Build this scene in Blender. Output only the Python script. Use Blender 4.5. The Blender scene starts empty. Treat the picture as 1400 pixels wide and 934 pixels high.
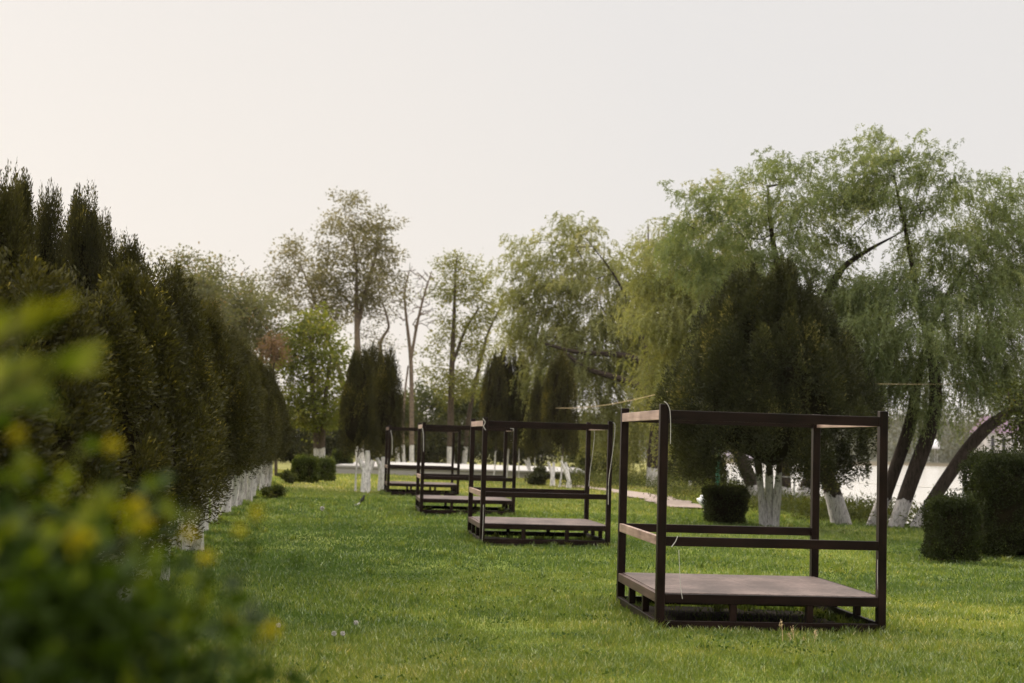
import bpy, math, random
import numpy as np
from mathutils import Vector, Matrix

scene = bpy.context.scene
COL = scene.collection
R = math.radians

# ------------------------------------------------------------------ camera
HAZE = .00011
W, H, F = 1400.0, 934.0, 1944.4
EYE = Vector((0, 0, 1.71))
cam_d = bpy.data.cameras.new('camera')
cam = bpy.data.objects.new('camera', cam_d)
COL.objects.link(cam)
cam_d.lens = 50; cam_d.sensor_width = 36; cam_d.sensor_fit = 'HORIZONTAL'
cam_d.clip_start = .05; cam_d.clip_end = 4000
CM = Matrix.Rotation(R(90 + 4.03), 4, 'X') @ Matrix.Rotation(R(1.7), 4, 'Z')
cam.matrix_world = Matrix.Translation(EYE) @ CM
cam_d.dof.use_dof = True
cam_d.dof.focus_distance = 14.5
cam_d.dof.aperture_fstop = 2.2
scene.camera = cam
CR = CM.to_3x3()

def ray(px, py):
    return CR @ Vector(((px - W/2)/F, -(py - H/2)/F, -1))
def G(px, py, z=0.0):
    d = ray(px, py); t = (z - EYE.z)/d.z
    return EYE + d*t
def P(px, py, Y):
    d = ray(px, py)
    return EYE + d*(Y/d.y)
def A(v): return np.array(v, float)

# ------------------------------------------------------------------ bookkeeping
def tag(o, label=None, cat=None, group=None, kind=None):
    if label: o['label'] = label
    if cat: o['category'] = cat
    if group: o['group'] = group
    if kind: o['kind'] = kind
    return o
def empty(name, loc, label, cat, group=None, rz=0):
    o = bpy.data.objects.new(name, None); COL.objects.link(o)
    o.location = loc; o.rotation_euler = (0, 0, rz); o.empty_display_size = .2
    return tag(o, label, cat, group)
def link(name, me, parent=None):
    o = bpy.data.objects.new(name, me); COL.objects.link(o)
    if parent is not None: o.parent = parent
    return o
def copy_tree(o, parent=None):
    c = o.copy(); COL.objects.link(c)
    if parent is not None: c.parent = parent
    for ch in list(o.children):
        copy_tree(ch, c)
    return c

# ------------------------------------------------------------------ mesh helpers
def make_mesh(name, parts, smooth=False):
    """parts: list of (verts (N,3), faces (M,k), material, rnd (M,) or None)"""
    me = bpy.data.meshes.new(name)
    vs, loops, starts, tot, mats, rnds, sm = [], [], [], [], [], [], []
    off = 0; ls = 0
    for i, p in enumerate(parts):
        v, f, m, r = p[:4]
        v = np.asarray(v, float).reshape(-1, 3); f = np.asarray(f, np.int64)
        if len(f) == 0: continue
        k = f.shape[1]
        me_m = [x for x in me.materials]
        if m not in me_m: me.materials.append(m); me_m.append(m)
        mi = me_m.index(m)
        vs.append(v); loops.append((f + off).ravel())
        starts.append(ls + np.arange(len(f))*k); tot.append(np.full(len(f), k))
        mats.append(np.full(len(f), mi)); rnds.append(np.zeros(len(f)) + .5 if r is None else np.asarray(r))
        sm.append(np.full(len(f), bool(p[4]) if len(p) > 4 else smooth))
        off += len(v); ls += len(f)*k
    v = np.concatenate(vs); l = np.concatenate(loops)
    s = np.concatenate(starts); t = np.concatenate(tot)
    me.vertices.add(len(v)); me.vertices.foreach_set('co', v.astype(np.float32).ravel())
    me.loops.add(len(l)); me.loops.foreach_set('vertex_index', l.astype(np.int32))
    me.polygons.add(len(s)); me.polygons.foreach_set('loop_start', s.astype(np.int32))
    me.polygons.foreach_set('loop_total', t.astype(np.int32))
    me.polygons.foreach_set('material_index', np.concatenate(mats).astype(np.int32))
    me.polygons.foreach_set('use_smooth', np.concatenate(sm))
    at = me.attributes.new('rnd', 'FLOAT', 'FACE')
    at.data.foreach_set('value', np.concatenate(rnds).astype(np.float32))
    me.update(calc_edges=True); me.validate()
    return me

def nrm(a):
    return a/np.maximum(np.linalg.norm(a, axis=-1, keepdims=True), 1e-9)

def leaf_arrays(pos, d, n, L, Wd, fold=0.0, wide=.45):
    """rhombic leaves: one quad each"""
    d = nrm(d); side = nrm(np.cross(d, n)); up = np.cross(side, d)
    L = np.asarray(L).reshape(-1, 1); Wd = np.asarray(Wd).reshape(-1, 1)
    mid = pos + d*L*wide + up*L*fold
    v = np.stack([pos, mid + side*Wd/2, pos + d*L, mid - side*Wd/2], 1).reshape(-1, 3)
    f = np.arange(len(pos)*4).reshape(-1, 4)
    return v, f

def tube_arrays(pts, rad, n=7, cap=True):
    pts = np.asarray(pts, float); rad = np.asarray(rad, float)
    t = np.gradient(pts, axis=0); t = nrm(t)
    ref = np.array([0.31, .95, .05]) if abs(t[0][2]) > .5 else np.array([0, 0, 1.])
    u = nrm(np.cross(t, ref)); w = np.cross(t, u)
    a = np.arange(n)*2*math.pi/n
    ring = (np.cos(a)[None, :, None]*u[:, None, :] + np.sin(a)[None, :, None]*w[:, None, :])
    v = (pts[:, None, :] + ring*rad[:, None, None]).reshape(-1, 3)
    m = len(pts); i = np.arange(m - 1)[:, None]*n; j = np.arange(n)[None, :]; j2 = (j + 1) % n
    f = np.stack([i + j, i + j2, i + n + j2, i + n + j], -1).reshape(-1, 4)
    if cap:
        c = len(v); v = np.vstack([v, pts[-1] + t[-1]*rad[-1]*.4])
        k = (m - 1)*n
        f = np.vstack([f, np.stack([k + np.arange(n), k + (np.arange(n) + 1) % n, np.full(n, c), np.full(n, c)], -1)])
    return v, f

def merge(list_vf):
    off = 0; vs = []; fs = []
    for v, f in list_vf:
        vs.append(v); fs.append(np.asarray(f) + off); off += len(v)
    return np.concatenate(vs), np.concatenate(fs)

def fix_degenerate(f):
    return f

def box_arrays(x0, x1, y0, y1, z0, z1, b=.004):
    """box with chamfered edges (24 verts)"""
    c = A([(x0+x1)/2, (y0+y1)/2, (z0+z1)/2]); h = A([(x1-x0)/2, (y1-y0)/2, (z1-z0)/2])
    b = min(b, h.min()*.5)
    V = []; idx = {}
    for sx in (-1, 1):
        for sy in (-1, 1):
            for sz in (-1, 1):
                s = A([sx, sy, sz])
                for ax in range(3):
                    p = s*h
                    for o in range(3):
                        if o != ax: p[o] -= s[o]*b
                    idx[(sx, sy, sz, ax)] = len(V); V.append(c + p)
    Fq = []
    def addq(q, outward):
        p = [V[i] for i in q]
        n = np.cross(p[1]-p[0], p[2]-p[0])
        Fq.append(q if np.dot(n, outward) > 0 else q[::-1])
    for ax in range(3):
        a1, a2 = [a for a in range(3) if a != ax]
        for s in (-1, 1):
            q = []
            for (u, v) in ((-1, -1), (1, -1), (1, 1), (-1, 1)):
                k = [0, 0, 0]; k[ax] = s; k[a1] = u; k[a2] = v
                q.append(idx[(k[0], k[1], k[2], ax)])
            o = A([0., 0, 0]); o[ax] = s; addq(q, o)
    for ax in range(3):      # edge along axis ax
        a1, a2 = [a for a in range(3) if a != ax]
        for u in (-1, 1):
            for v in (-1, 1):
                k0 = [0, 0, 0]; k0[a1] = u; k0[a2] = v; k1 = list(k0); k0[ax] = -1; k1[ax] = 1
                q = [idx[(*k0, a1)], idx[(*k1, a1)], idx[(*k1, a2)], idx[(*k0, a2)]]
                o = A([0., 0, 0]); o[a1] = u; o[a2] = v; addq(q, o)
    T = []
    for sx in (-1, 1):
        for sy in (-1, 1):
            for sz in (-1, 1):
                q = [idx[(sx, sy, sz, a)] for a in range(3)]
                p = [V[i] for i in q]; n = np.cross(p[1]-p[0], p[2]-p[0])
                T.append(q if np.dot(n, A([sx, sy, sz])) > 0 else q[::-1])
    return np.array(V), np.array(Fq), np.array(T)

def box_obj(name, dims, mat, parent, b=.004, rot=None):
    v, q, t = box_arrays(*dims, b=b)
    return link(name, make_mesh(name, [(v, q, mat, None), (v, t, mat, None)]), parent)

def ico(n=2):
    import bmesh
    bm = bmesh.new(); bmesh.ops.create_icosphere(bm, subdivisions=n, radius=1)
    v = np.array([x.co[:] for x in bm.verts]); f = np.array([[y.index for y in x.verts] for x in bm.faces])
    bm.free(); return v, f
ICO2 = ico(2); ICO3 = ico(3)

def smoothstep(a, b, x):
    t = np.clip((np.asarray(x, float) - a)/(b - a), 0, 1); return t*t*(3 - 2*t)

def vnoise(x, y, s, seed):
    """cheap smooth value noise"""
    rng = np.random.default_rng(seed); T_ = rng.uniform(0, 1, (256, 256))
    x = x/s + 1000; y = y/s + 1000
    xi = np.floor(x).astype(int); yi = np.floor(y).astype(int); fx = x - xi; fy_ = y - yi
    fx = fx*fx*(3 - 2*fx); fy_ = fy_*fy_*(3 - 2*fy_)
    a = T_[xi % 256, yi % 256]; b = T_[(xi + 1) % 256, yi % 256]; c = T_[xi % 256, (yi + 1) % 256]; d = T_[(xi + 1) % 256, (yi + 1) % 256]
    return (a*(1 - fx) + b*fx)*(1 - fy_) + (c*(1 - fx) + d*fx)*fy_

# ------------------------------------------------------------------ materials
def mat_new(name):
    m = bpy.data.materials.new(name); m.use_nodes = True
    nt = m.node_tree; nt.nodes.clear()
    return m, nt, nt.nodes, nt.links
def ramp(N, stops):
    r = N.new('ShaderNodeValToRGB'); e = r.color_ramp.elements
    while len(e) < len(stops): e.new(.5)
    for x, (p, c) in zip(e, stops):
        x.position = p; x.color = (*c, 1)
    return r
def leaf_mat(name, ca, cb, cc=None, trans=.4, tcol=1.5, nscale=.8, gloss=.012):
    m, nt, N, L = mat_new(name)
    out = N.new('ShaderNodeOutputMaterial')
    at = N.new('ShaderNodeAttribute'); at.attribute_name = 'rnd'
    tc = N.new('ShaderNodeTexCoord')
    no = N.new('ShaderNodeTexNoise'); no.inputs['Scale'].default_value = nscale; no.inputs['Detail'].default_value = 2
    L.new(tc.outputs['Object'], no.inputs['Vector'])
    mx = N.new('ShaderNodeMath'); mx.operation = 'MULTIPLY_ADD'
    mx.inputs[1].default_value = 1.3; mx.inputs[2].default_value = -.65
    L.new(no.outputs['Fac'], mx.inputs[0])
    ad = N.new('ShaderNodeMath'); ad.operation = 'ADD'; ad.use_clamp = True
    L.new(mx.outputs[0], ad.inputs[0]); L.new(at.outputs['Fac'], ad.inputs[1])
    rp = ramp(N, [(0, ca), (.55, tuple((a + b)/2 for a, b in zip(ca, cb))), (.9, cb), (1, cc or cb)])
    L.new(ad.outputs[0], rp.inputs[0])
    df = N.new('ShaderNodeBsdfDiffuse'); L.new(rp.outputs[0], df.inputs[0])
    tr = N.new('ShaderNodeBsdfTranslucent')
    br = N.new('ShaderNodeMix'); br.data_type = 'RGBA'; br.blend_type = 'MULTIPLY'; br.inputs[0].default_value = 1
    L.new(rp.outputs[0], br.inputs[6]); br.inputs[7].default_value = (tcol*1.1, tcol, tcol*.45, 1)
    L.new(br.outputs[2], tr.inputs[0])
    mix = N.new('ShaderNodeMixShader'); mix.inputs[0].default_value = trans
    L.new(df.outputs[0], mix.inputs[1]); L.new(tr.outputs[0], mix.inputs[2])
    gl = N.new('ShaderNodeBsdfGlossy'); gl.inputs['Roughness'].default_value = .55
    gl.inputs[0].default_value = (.9, .9, .9, 1)
    m2 = N.new('ShaderNodeMixShader'); m2.inputs[0].default_value = gloss
    L.new(mix.outputs[0], m2.inputs[1]); L.new(gl.outputs[0], m2.inputs[2])
    L.new(m2.outputs[0], out.inputs[0])
    return m

def simple_mat(name, col, rough=.7, var=.25, scale=8, bump=0.0, spec=.3, metal=0, coord='Object', stretch=(1, 1, 1)):
    m, nt, N, L = mat_new(name)
    out = N.new('ShaderNodeOutputMaterial'); b = N.new('ShaderNodeBsdfPrincipled')
    L.new(b.outputs[0], out.inputs[0])
    tc = N.new('ShaderNodeTexCoord'); mp = N.new('ShaderNodeMapping'); mp.inputs['Scale'].default_value = stretch
    L.new(tc.outputs[coord], mp.inputs[0])
    no = N.new('ShaderNodeTexNoise'); no.inputs['Scale'].default_value = scale; no.inputs['Detail'].default_value = 6
    L.new(mp.outputs[0], no.inputs['Vector'])
    rp = ramp(N, [(.3, tuple(c*(1 - var) for c in col)), (.7, tuple(c*(1 + var) for c in col))])
    L.new(no.outputs['Fac'], rp.inputs[0]); L.new(rp.outputs[0], b.inputs['Base Color'])
    b.inputs['Roughness'].default_value = rough; b.inputs['Specular IOR Level'].default_value = spec
    b.inputs['Metallic'].default_value = metal
    if bump:
        bp = N.new('ShaderNodeBump'); bp.inputs['Strength'].default_value = bump; bp.inputs['Distance'].default_value = .02
        L.new(no.outputs['Fac'], bp.inputs['Height']); L.new(bp.outputs[0], b.inputs['Normal'])
    return m

def bark_mat(name, bark, white_h=None, white=(.62, .6, .6)):
    """bark, with lime wash up to an uneven line white_h above the foot (object space)"""
    m, nt, N, L = mat_new(name)
    out = N.new('ShaderNodeOutputMaterial'); b = N.new('ShaderNodeBsdfPrincipled'); L.new(b.outputs[0], out.inputs[0])
    tc = N.new('ShaderNodeTexCoord'); mp = N.new('ShaderNodeMapping'); mp.inputs['Scale'].default_value = (1, 1, .25)
    L.new(tc.outputs['Object'], mp.inputs[0])
    no = N.new('ShaderNodeTexNoise'); no.inputs['Scale'].default_value = 22; no.inputs['Detail'].default_value = 8
    no.inputs['Roughness'].default_value = .65
    L.new(mp.outputs[0], no.inputs['Vector'])
    rp = ramp(N, [(.35, tuple(c*.45 for c in bark)), (.65, tuple(c*1.4 for c in bark))])
    L.new(no.outputs['Fac'], rp.inputs[0])
    col = rp.outputs[0]
    if white_h:
        sx = N.new('ShaderNodeSeparateXYZ'); L.new(tc.outputs['Object'], sx.inputs[0])
        n2 = N.new('ShaderNodeTexNoise'); n2.inputs['Scale'].default_value = 6; n2.inputs['Detail'].default_value = 4
        L.new(tc.outputs['Object'], n2.inputs['Vector'])
        ma = N.new('ShaderNodeMath'); ma.operation = 'MULTIPLY_ADD'; ma.inputs[1].default_value = .4; ma.inputs[2].default_value = -.2
        L.new(n2.outputs['Fac'], ma.inputs[0])
        sb = N.new('ShaderNodeMath'); sb.operation = 'ADD'; L.new(sx.outputs[2], sb.inputs[0]); L.new(ma.outputs[0], sb.inputs[1])
        lt = N.new('ShaderNodeMapRange'); lt.inputs['From Min'].default_value = white_h - .015; lt.inputs['From Max'].default_value = white_h + .015
        lt.inputs['To Min'].default_value = 1; lt.inputs['To Max'].default_value = 0
        L.new(sb.outputs[0], lt.inputs[0])
        # flaking: bark shows through where the fine noise is high
        fl = ramp(N, [(.56, (1, 1, 1)), (.64, (.25, .25, .25))]); L.new(no.outputs['Fac'], fl.inputs[0])
        mu = N.new('ShaderNodeMath'); mu.operation = 'MULTIPLY'; L.new(lt.outputs[0], mu.inputs[0]); L.new(fl.outputs[0], mu.inputs[1])
        wr = ramp(N, [(.38, tuple(c*.45 for c in white)), (.56, white)]); L.new(no.outputs['Fac'], wr.inputs[0])
        mx = N.new('ShaderNodeMix'); mx.data_type = 'RGBA'
        L.new(mu.outputs[0], mx.inputs[0]); L.new(rp.outputs[0], mx.inputs[6]); L.new(wr.outputs[0], mx.inputs[7])
        col = mx.outputs[2]
    L.new(col, b.inputs['Base Color'])
    b.inputs['Roughness'].default_value = .9; b.inputs['Specular IOR Level'].default_value = .15
    bp = N.new('ShaderNodeBump'); bp.inputs['Strength'].default_value = .7; bp.inputs['Distance'].default_value = .03
    L.new(no.outputs['Fac'], bp.inputs['Height']); L.new(bp.outputs[0], b.inputs['Normal'])
    return m

def wood_mat(name, dark, light, rough, axis, spec=.5):
    m, nt, N, L = mat_new(name)
    out = N.new('ShaderNodeOutputMaterial'); b = N.new('ShaderNodeBsdfPrincipled'); L.new(b.outputs[0], out.inputs[0])
    tc = N.new('ShaderNodeTexCoord'); mp = N.new('ShaderNodeMapping')
    s = [26, 26, 26]; s[axis] = 1.6; mp.inputs['Scale'].default_value = s
    L.new(tc.outputs['Object'], mp.inputs[0])
    no = N.new('ShaderNodeTexNoise'); no.inputs['Scale'].default_value = 1; no.inputs['Detail'].default_value = 8; no.inputs['Roughness'].default_value = .6
    L.new(mp.outputs[0], no.inputs['Vector'])
    n2 = N.new('ShaderNodeTexNoise'); n2.inputs['Scale'].default_value = 3; n2.inputs['Detail'].default_value = 5
    L.new(tc.outputs['Object'], n2.inputs['Vector'])
    ad = N.new('ShaderNodeMath'); ad.operation = 'MULTIPLY_ADD'; ad.inputs[1].default_value = .6
    L.new(n2.outputs['Fac'], ad.inputs[0])
    hm = N.new('ShaderNodeMath'); hm.operation = 'MULTIPLY'; hm.inputs[1].default_value = .55
    L.new(no.outputs['Fac'], hm.inputs[0]); L.new(hm.outputs[0], ad.inputs[2])
    rp = ramp(N, [(.42, dark), (.72, light)]); L.new(ad.outputs[0], rp.inputs[0])
    L.new(rp.outputs[0], b.inputs['Base Color'])
    rr = N.new('ShaderNodeMapRange'); rr.inputs['To Min'].default_value = rough - .08; rr.inputs['To Max'].default_value = rough + .15
    L.new(n2.outputs['Fac'], rr.inputs[0]); L.new(rr.outputs[0], b.inputs['Roughness'])
    b.inputs['Specular IOR Level'].default_value = spec
    bp = N.new('ShaderNodeBump'); bp.inputs['Strength'].default_value = .35; bp.inputs['Distance'].default_value = .004
    L.new(no.outputs['Fac'], bp.inputs['Height']); L.new(bp.outputs[0], b.inputs['Normal'])
    return m

M = {}
M['thuja'] = leaf_mat('thuja_green', (.014, .015, .0045), (.054, .052, .011), (.17, .145, .03), trans=.34, gloss=.015)
M['thuja_core'] = simple_mat('twig_brown_core', (.012, .010, .005), .95, .4, 14, 0, 0)  # solid twig-brown core, added unseen inside foliage to block light
M['juniper'] = leaf_mat('juniper_green', (.013, .017, .007), (.05, .055, .02), (.16, .15, .055), trans=.3, gloss=.015)
M['willow'] = leaf_mat('willow_green', (.085, .118, .052), (.20, .24, .115), (.29, .31, .16), trans=.45, tcol=1.3)
M['willow_gold'] = leaf_mat('willow_yellow_green', (.115, .135, .05), (.25, .26, .115), (.33, .32, .15), trans=.45, tcol=1.3)
M['maple'] = leaf_mat('maple_green', (.075, .10, .016), (.16, .175, .03), (.24, .23, .045), trans=.45, tcol=1.5)
M['ash'] = leaf_mat('ash_brown_green', (.09, .088, .054), (.175, .165, .10), (.23, .20, .125), trans=.42)
M['slim'] = leaf_mat('slim_tree_green', (.10, .115, .03), (.18, .19, .055), (.26, .24, .07), trans=.45)
M['bushtree'] = leaf_mat('grey_green', (.075, .085, .045), (.14, .14, .075), (.22, .16, .09), trans=.4)
M['rust'] = leaf_mat('rusty_leaves', (.11, .07, .048), (.16, .105, .075), trans=.4)
M['hedge'] = leaf_mat('box_green', (.011, .016, .004), (.03, .042, .008), (.075, .10, .016), trans=.25)
M['hedge_l'] = leaf_mat('box_light_green', (.03, .045, .008), (.07, .09, .015), (.14, .16, .03), trans=.3)
M['under'] = leaf_mat('undergrowth_green', (.03, .04, .012), (.08, .095, .025), (.15, .14, .04), trans=.35)
M['shrub'] = leaf_mat('dark_shrub', (.02, .024, .01), (.055, .06, .02), (.1, .1, .03), trans=.3)
M['bush'] = leaf_mat('bush_leaf', (.008, .018, .0016), (.034, .06, .0045), (.15, .19, .01), trans=.38, nscale=4, gloss=.012)
M['bush_y'] = leaf_mat('bush_young_leaf', (.055, .085, .004), (.135, .15, .007), trans=.45, nscale=5, gloss=.01)
M['petal'] = leaf_mat('yellow_petal', (.22, .20, .01), (.32, .295, .013), trans=.4, gloss=.01)
M['bark'] = bark_mat('bark', (.06, .045, .035))
M['bark_w'] = bark_mat('bark_whitewashed', (.055, .042, .034), .95)
M['bark_w_low'] = bark_mat('bark_whitewashed_low', (.04, .03, .026), 1.0)
M['bark_w_far'] = bark_mat('bark_whitewashed_tall', (.08, .06, .045), 1.3, (.7, .68, .68))
M['bark_pale'] = bark_mat('pale_bark', (.17, .13, .10), 1.3, (.7, .68, .68))
WD = ((.0035, .0016, .0014), (.015, .0066, .0056))
M['wood'] = [wood_mat('stained_wood_%s' % 'xyz'[i], *WD, .42, i, .16) for i in range(3)]
M['deck'] = None
M['half_sunlit'] = wood_mat('half_sunlit_wood', (.035, .02, .017), (.10, .062, .052), .45, 1, .3)  # weaker side light on the platform edge, put into the wood colour
M['sunlit'] = wood_mat('sunlit_wood', (.13, .08, .066), (.36, .25, .205), .45, 1, .4)  # side light on the rails put into a paler wood colour
M['cord'] = simple_mat('white_cord', (.5, .48, .46), .7, .08, 40)
M['rope'] = simple_mat('hemp_rope', (.5, .38, .22), .9, .2, 60)
M['metal'] = simple_mat('galvanised_metal', (.45, .45, .46), .5, .1, 10, metal=.6)
M['white'] = simple_mat('white_concrete', (.33, .318, .315), .8, .06, 1.2)
M['concrete'] = simple_mat('shaded_concrete', (.09, .08, .075), .9, .25, 2)  # shade under the terrace overhang put into the colour
M['green_paint'] = simple_mat('green_paint', (.02, .12, .07), .5, .15, 6)

def deck_mat():
    m, nt, N, L = mat_new('weathered_board')
    out = N.new('ShaderNodeOutputMaterial'); b = N.new('ShaderNodeBsdfPrincipled'); L.new(b.outputs[0], out.inputs[0])
    tc = N.new('ShaderNodeTexCoord')
    vo = N.new('ShaderNodeTexVoronoi'); vo.inputs['Scale'].default_value = 26
    mp = N.new('ShaderNodeMapping'); mp.inputs['Scale'].default_value = (1, 3, 1); L.new(tc.outputs['Object'], mp.inputs[0])
    L.new(mp.outputs[0], vo.inputs['Vector'])
    no = N.new('ShaderNodeTexNoise'); no.inputs['Scale'].default_value = 2.2; no.inputs['Detail'].default_value = 8
    L.new(tc.outputs['Object'], no.inputs['Vector'])
    sp = N.new('ShaderNodeSeparateColor'); L.new(vo.outputs['Color'], sp.inputs[0])
    ad = N.new('ShaderNodeMath'); ad.operation = 'MULTIPLY_ADD'; ad.inputs[1].default_value = .35
    L.new(sp.outputs[0], ad.inputs[0]); L.new(no.outputs['Fac'], ad.inputs[2])
    rp = ramp(N, [(.35, (.036, .023, .020)), (.62, (.066, .044, .039)), (.9, (.14, .10, .09))])
    L.new(ad.outputs[0], rp.inputs[0]); L.new(rp.outputs[0], b.inputs['Base Color'])
    b.inputs['Roughness'].default_value = .6; b.inputs['Specular IOR Level'].default_value = .4
    bp = N.new('ShaderNodeBump'); bp.inputs['Strength'].default_value = .3; bp.inputs['Distance'].default_value = .005
    L.new(ad.outputs[0], bp.inputs['Height']); L.new(bp.outputs[0], b.inputs['Normal'])
    return m
M['deck'] = deck_mat()

# ------------------------------------------------------------------ ground, lake, far shore
SHY = np.array([-20, 10, 20, 26, 30, 33, 36, 40, 50, 62, 80, 120, 200, 270, 400])
SHX = np.array([34, 26, 17.5, 13.5, 11.6, 10.4, 9.4, 8.6, 8.2, 9.4, 12, 16.5, 26, 34, 50])
def shore_x(Y): return np.interp(Y, SHY, SHX)
def far_y(X): return np.interp(X, [20, 40, 70, 110, 200, 500], [255, 265, 300, 340, 420, 600])
def gz(X, Y):
    X = np.asarray(X, float); Y = np.asarray(Y, float)
    s = X - shore_x(Y)
    bump = .03*np.sin(X*.9 + Y*.23) * np.sin(Y*.41 - X*.3) + .012*np.sin(X*2.3 + 1)*np.sin(Y*1.9)
    bump = bump*smoothstep(3, 8, Y)
    z = bump*(1 - smoothstep(-1, .5, s)) - 1.9*smoothstep(-.4, 2.6, s)
    fy = far_y(X)
    far = smoothstep(-4, 8, Y - fy)*2.6 + smoothstep(5, 160, Y - fy)*np.interp(X, [0, 60, 130, 400], [1, 3, 13, 18])
    return z + far*(X > 18)
def axis_pts(lo, hi, fine0, fine1, step):
    a = list(np.arange(fine0, fine1 + 1e-6, step))
    x = fine1; st = step
    while x < hi: st *= 1.18; x += st; a.append(min(x, hi))
    x = fine0; st = step; pre = []
    while x > lo: st *= 1.18; x -= st; pre.append(max(x, lo))
    return np.array(pre[::-1] + a)

def ground_mat():
    m, nt, N, L = mat_new('lawn_soil')
    out = N.new('ShaderNodeOutputMaterial'); b = N.new('ShaderNodeBsdfPrincipled'); L.new(b.outputs[0], out.inputs[0])
    tc = N.new('ShaderNodeTexCoord')
    n1 = N.new('ShaderNodeTexNoise'); n1.inputs['Scale'].default_value = .35; n1.inputs['Detail'].default_value = 5
    mp = N.new('ShaderNodeMapping'); mp.inputs['Scale'].default_value = (.6, 1.6, 1); L.new(tc.outputs['Object'], mp.inputs[0])
    L.new(mp.outputs[0], n1.inputs['Vector'])
    n2 = N.new('ShaderNodeTexNoise'); n2.inputs['Scale'].default_value = 18; n2.inputs['Detail'].default_value = 6
    L.new(tc.outputs['Object'], n2.inputs['Vector'])
    ad = N.new('ShaderNodeMath'); ad.operation = 'MULTIPLY_ADD'; ad.inputs[1].default_value = .5
    L.new(n2.outputs['Fac'], ad.inputs[0])
    hl = N.new('ShaderNodeMath'); hl.operation = 'MULTIPLY'; hl.inputs[1].default_value = .6
    L.new(n1.outputs['Fac'], hl.inputs[0]); L.new(hl.outputs[0], ad.inputs[2])
    rp = ramp(N, [(.38, (.05, .075, .012)), (.55, (.10, .13, .022)), (.72, (.16, .165, .05))])
    L.new(ad.outputs[0], rp.inputs[0])
    # a drier strip of lawn across the far end
    sx = N.new('ShaderNodeSeparateXYZ'); L.new(tc.outputs['Object'], sx.inputs[0])
    dr = N.new('ShaderNodeMapRange'); dr.inputs['From Min'].default_value = 40; dr.inputs['From Max'].default_value = 50
    L.new(sx.outputs[1], dr.inputs[0])
    ml = N.new('ShaderNodeMath'); ml.operation = 'MULTIPLY'; L.new(dr.outputs[0], ml.inputs[0]); L.new(n1.outputs['Fac'], ml.inputs[1])
    mx = N.new('ShaderNodeMix'); mx.data_type = 'RGBA'; L.new(ml.outputs[0], mx.inputs[0])
    L.new(rp.outputs[0], mx.inputs[6]); mx.inputs[7].default_value = (.23, .19, .075, 1)
    fr = N.new('ShaderNodeMapRange'); fr.inputs['From Min'].default_value = 120; fr.inputs['From Max'].default_value = 200
    L.new(sx.outputs[1], fr.inputs[0]); m4 = N.new('ShaderNodeMix'); m4.data_type = 'RGBA'; L.new(fr.outputs[0], m4.inputs[0])
    L.new(mx.outputs[2], m4.inputs[6]); m4.inputs[7].default_value = (.06, .062, .05, 1); mx = m4
    # lake bank: bare brown soil below lawn level
    bk = N.new('ShaderNodeMapRange'); bk.inputs['From Min'].default_value = -.12; bk.inputs['From Max'].default_value = -.5
    L.new(sx.outputs[2], bk.inputs[0])
    m3 = N.new('ShaderNodeMix'); m3.data_type = 'RGBA'; L.new(bk.outputs[0], m3.inputs[0])
    L.new(mx.outputs[2], m3.inputs[6]); m3.inputs[7].default_value = (.09, .075, .05, 1)
    L.new(m3.outputs[2], b.inputs['Base Color'])
    b.inputs['Roughness'].default_value = .95; b.inputs['Specular IOR Level'].default_value = .1
    bp = N.new('ShaderNodeBump'); bp.inputs['Strength'].default_value = .6; bp.inputs['Distance'].default_value = .04
    L.new(n2.outputs['Fac'], bp.inputs['Height']); L.new(bp.outputs[0], b.inputs['Normal'])
    return m
gx = axis_pts(-900, 900, -16, 24, .5); gy = axis_pts(-60, 2500, -4, 72, .5)
XX, YY = np.meshgrid(gx, gy); ZZ = gz(XX, YY)
V = np.stack([XX, YY, ZZ], -1).reshape(-1, 3)
nx, ny = len(gx), len(gy)
I = (np.arange(ny - 1)[:, None]*nx + np.arange(nx - 1)[None, :]).ravel()
tag(link('ground', make_mesh('ground', [(V, np.stack([I, I + 1, I + nx + 1, I + nx], -1), ground_mat(), None)], smooth=True)), kind='structure')

def water_mat():
    m, nt, N, L = mat_new('lake_water')
    out = N.new('ShaderNodeOutputMaterial'); b = N.new('ShaderNodeBsdfPrincipled'); L.new(b.outputs[0], out.inputs[0])
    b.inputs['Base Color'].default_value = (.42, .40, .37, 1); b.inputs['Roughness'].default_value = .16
    b.inputs['IOR'].default_value = 1.33
    tc = N.new('ShaderNodeTexCoord'); no = N.new('ShaderNodeTexNoise'); no.inputs['Scale'].default_value = 1.4; no.inputs['Detail'].default_value = 4
    L.new(tc.outputs['Object'], no.inputs['Vector'])
    bp = N.new('ShaderNodeBump'); bp.inputs['Strength'].default_value = .3; bp.inputs['Distance'].default_value = .05
    L.new(no.outputs['Fac'], bp.inputs['Height']); L.new(bp.outputs[0], b.inputs['Normal'])
    return m
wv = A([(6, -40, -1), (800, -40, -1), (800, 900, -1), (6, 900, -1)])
tag(link('lake', make_mesh('lake', [(wv, [[0, 1, 2, 3]], water_mat(), None)])), kind='structure')

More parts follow.
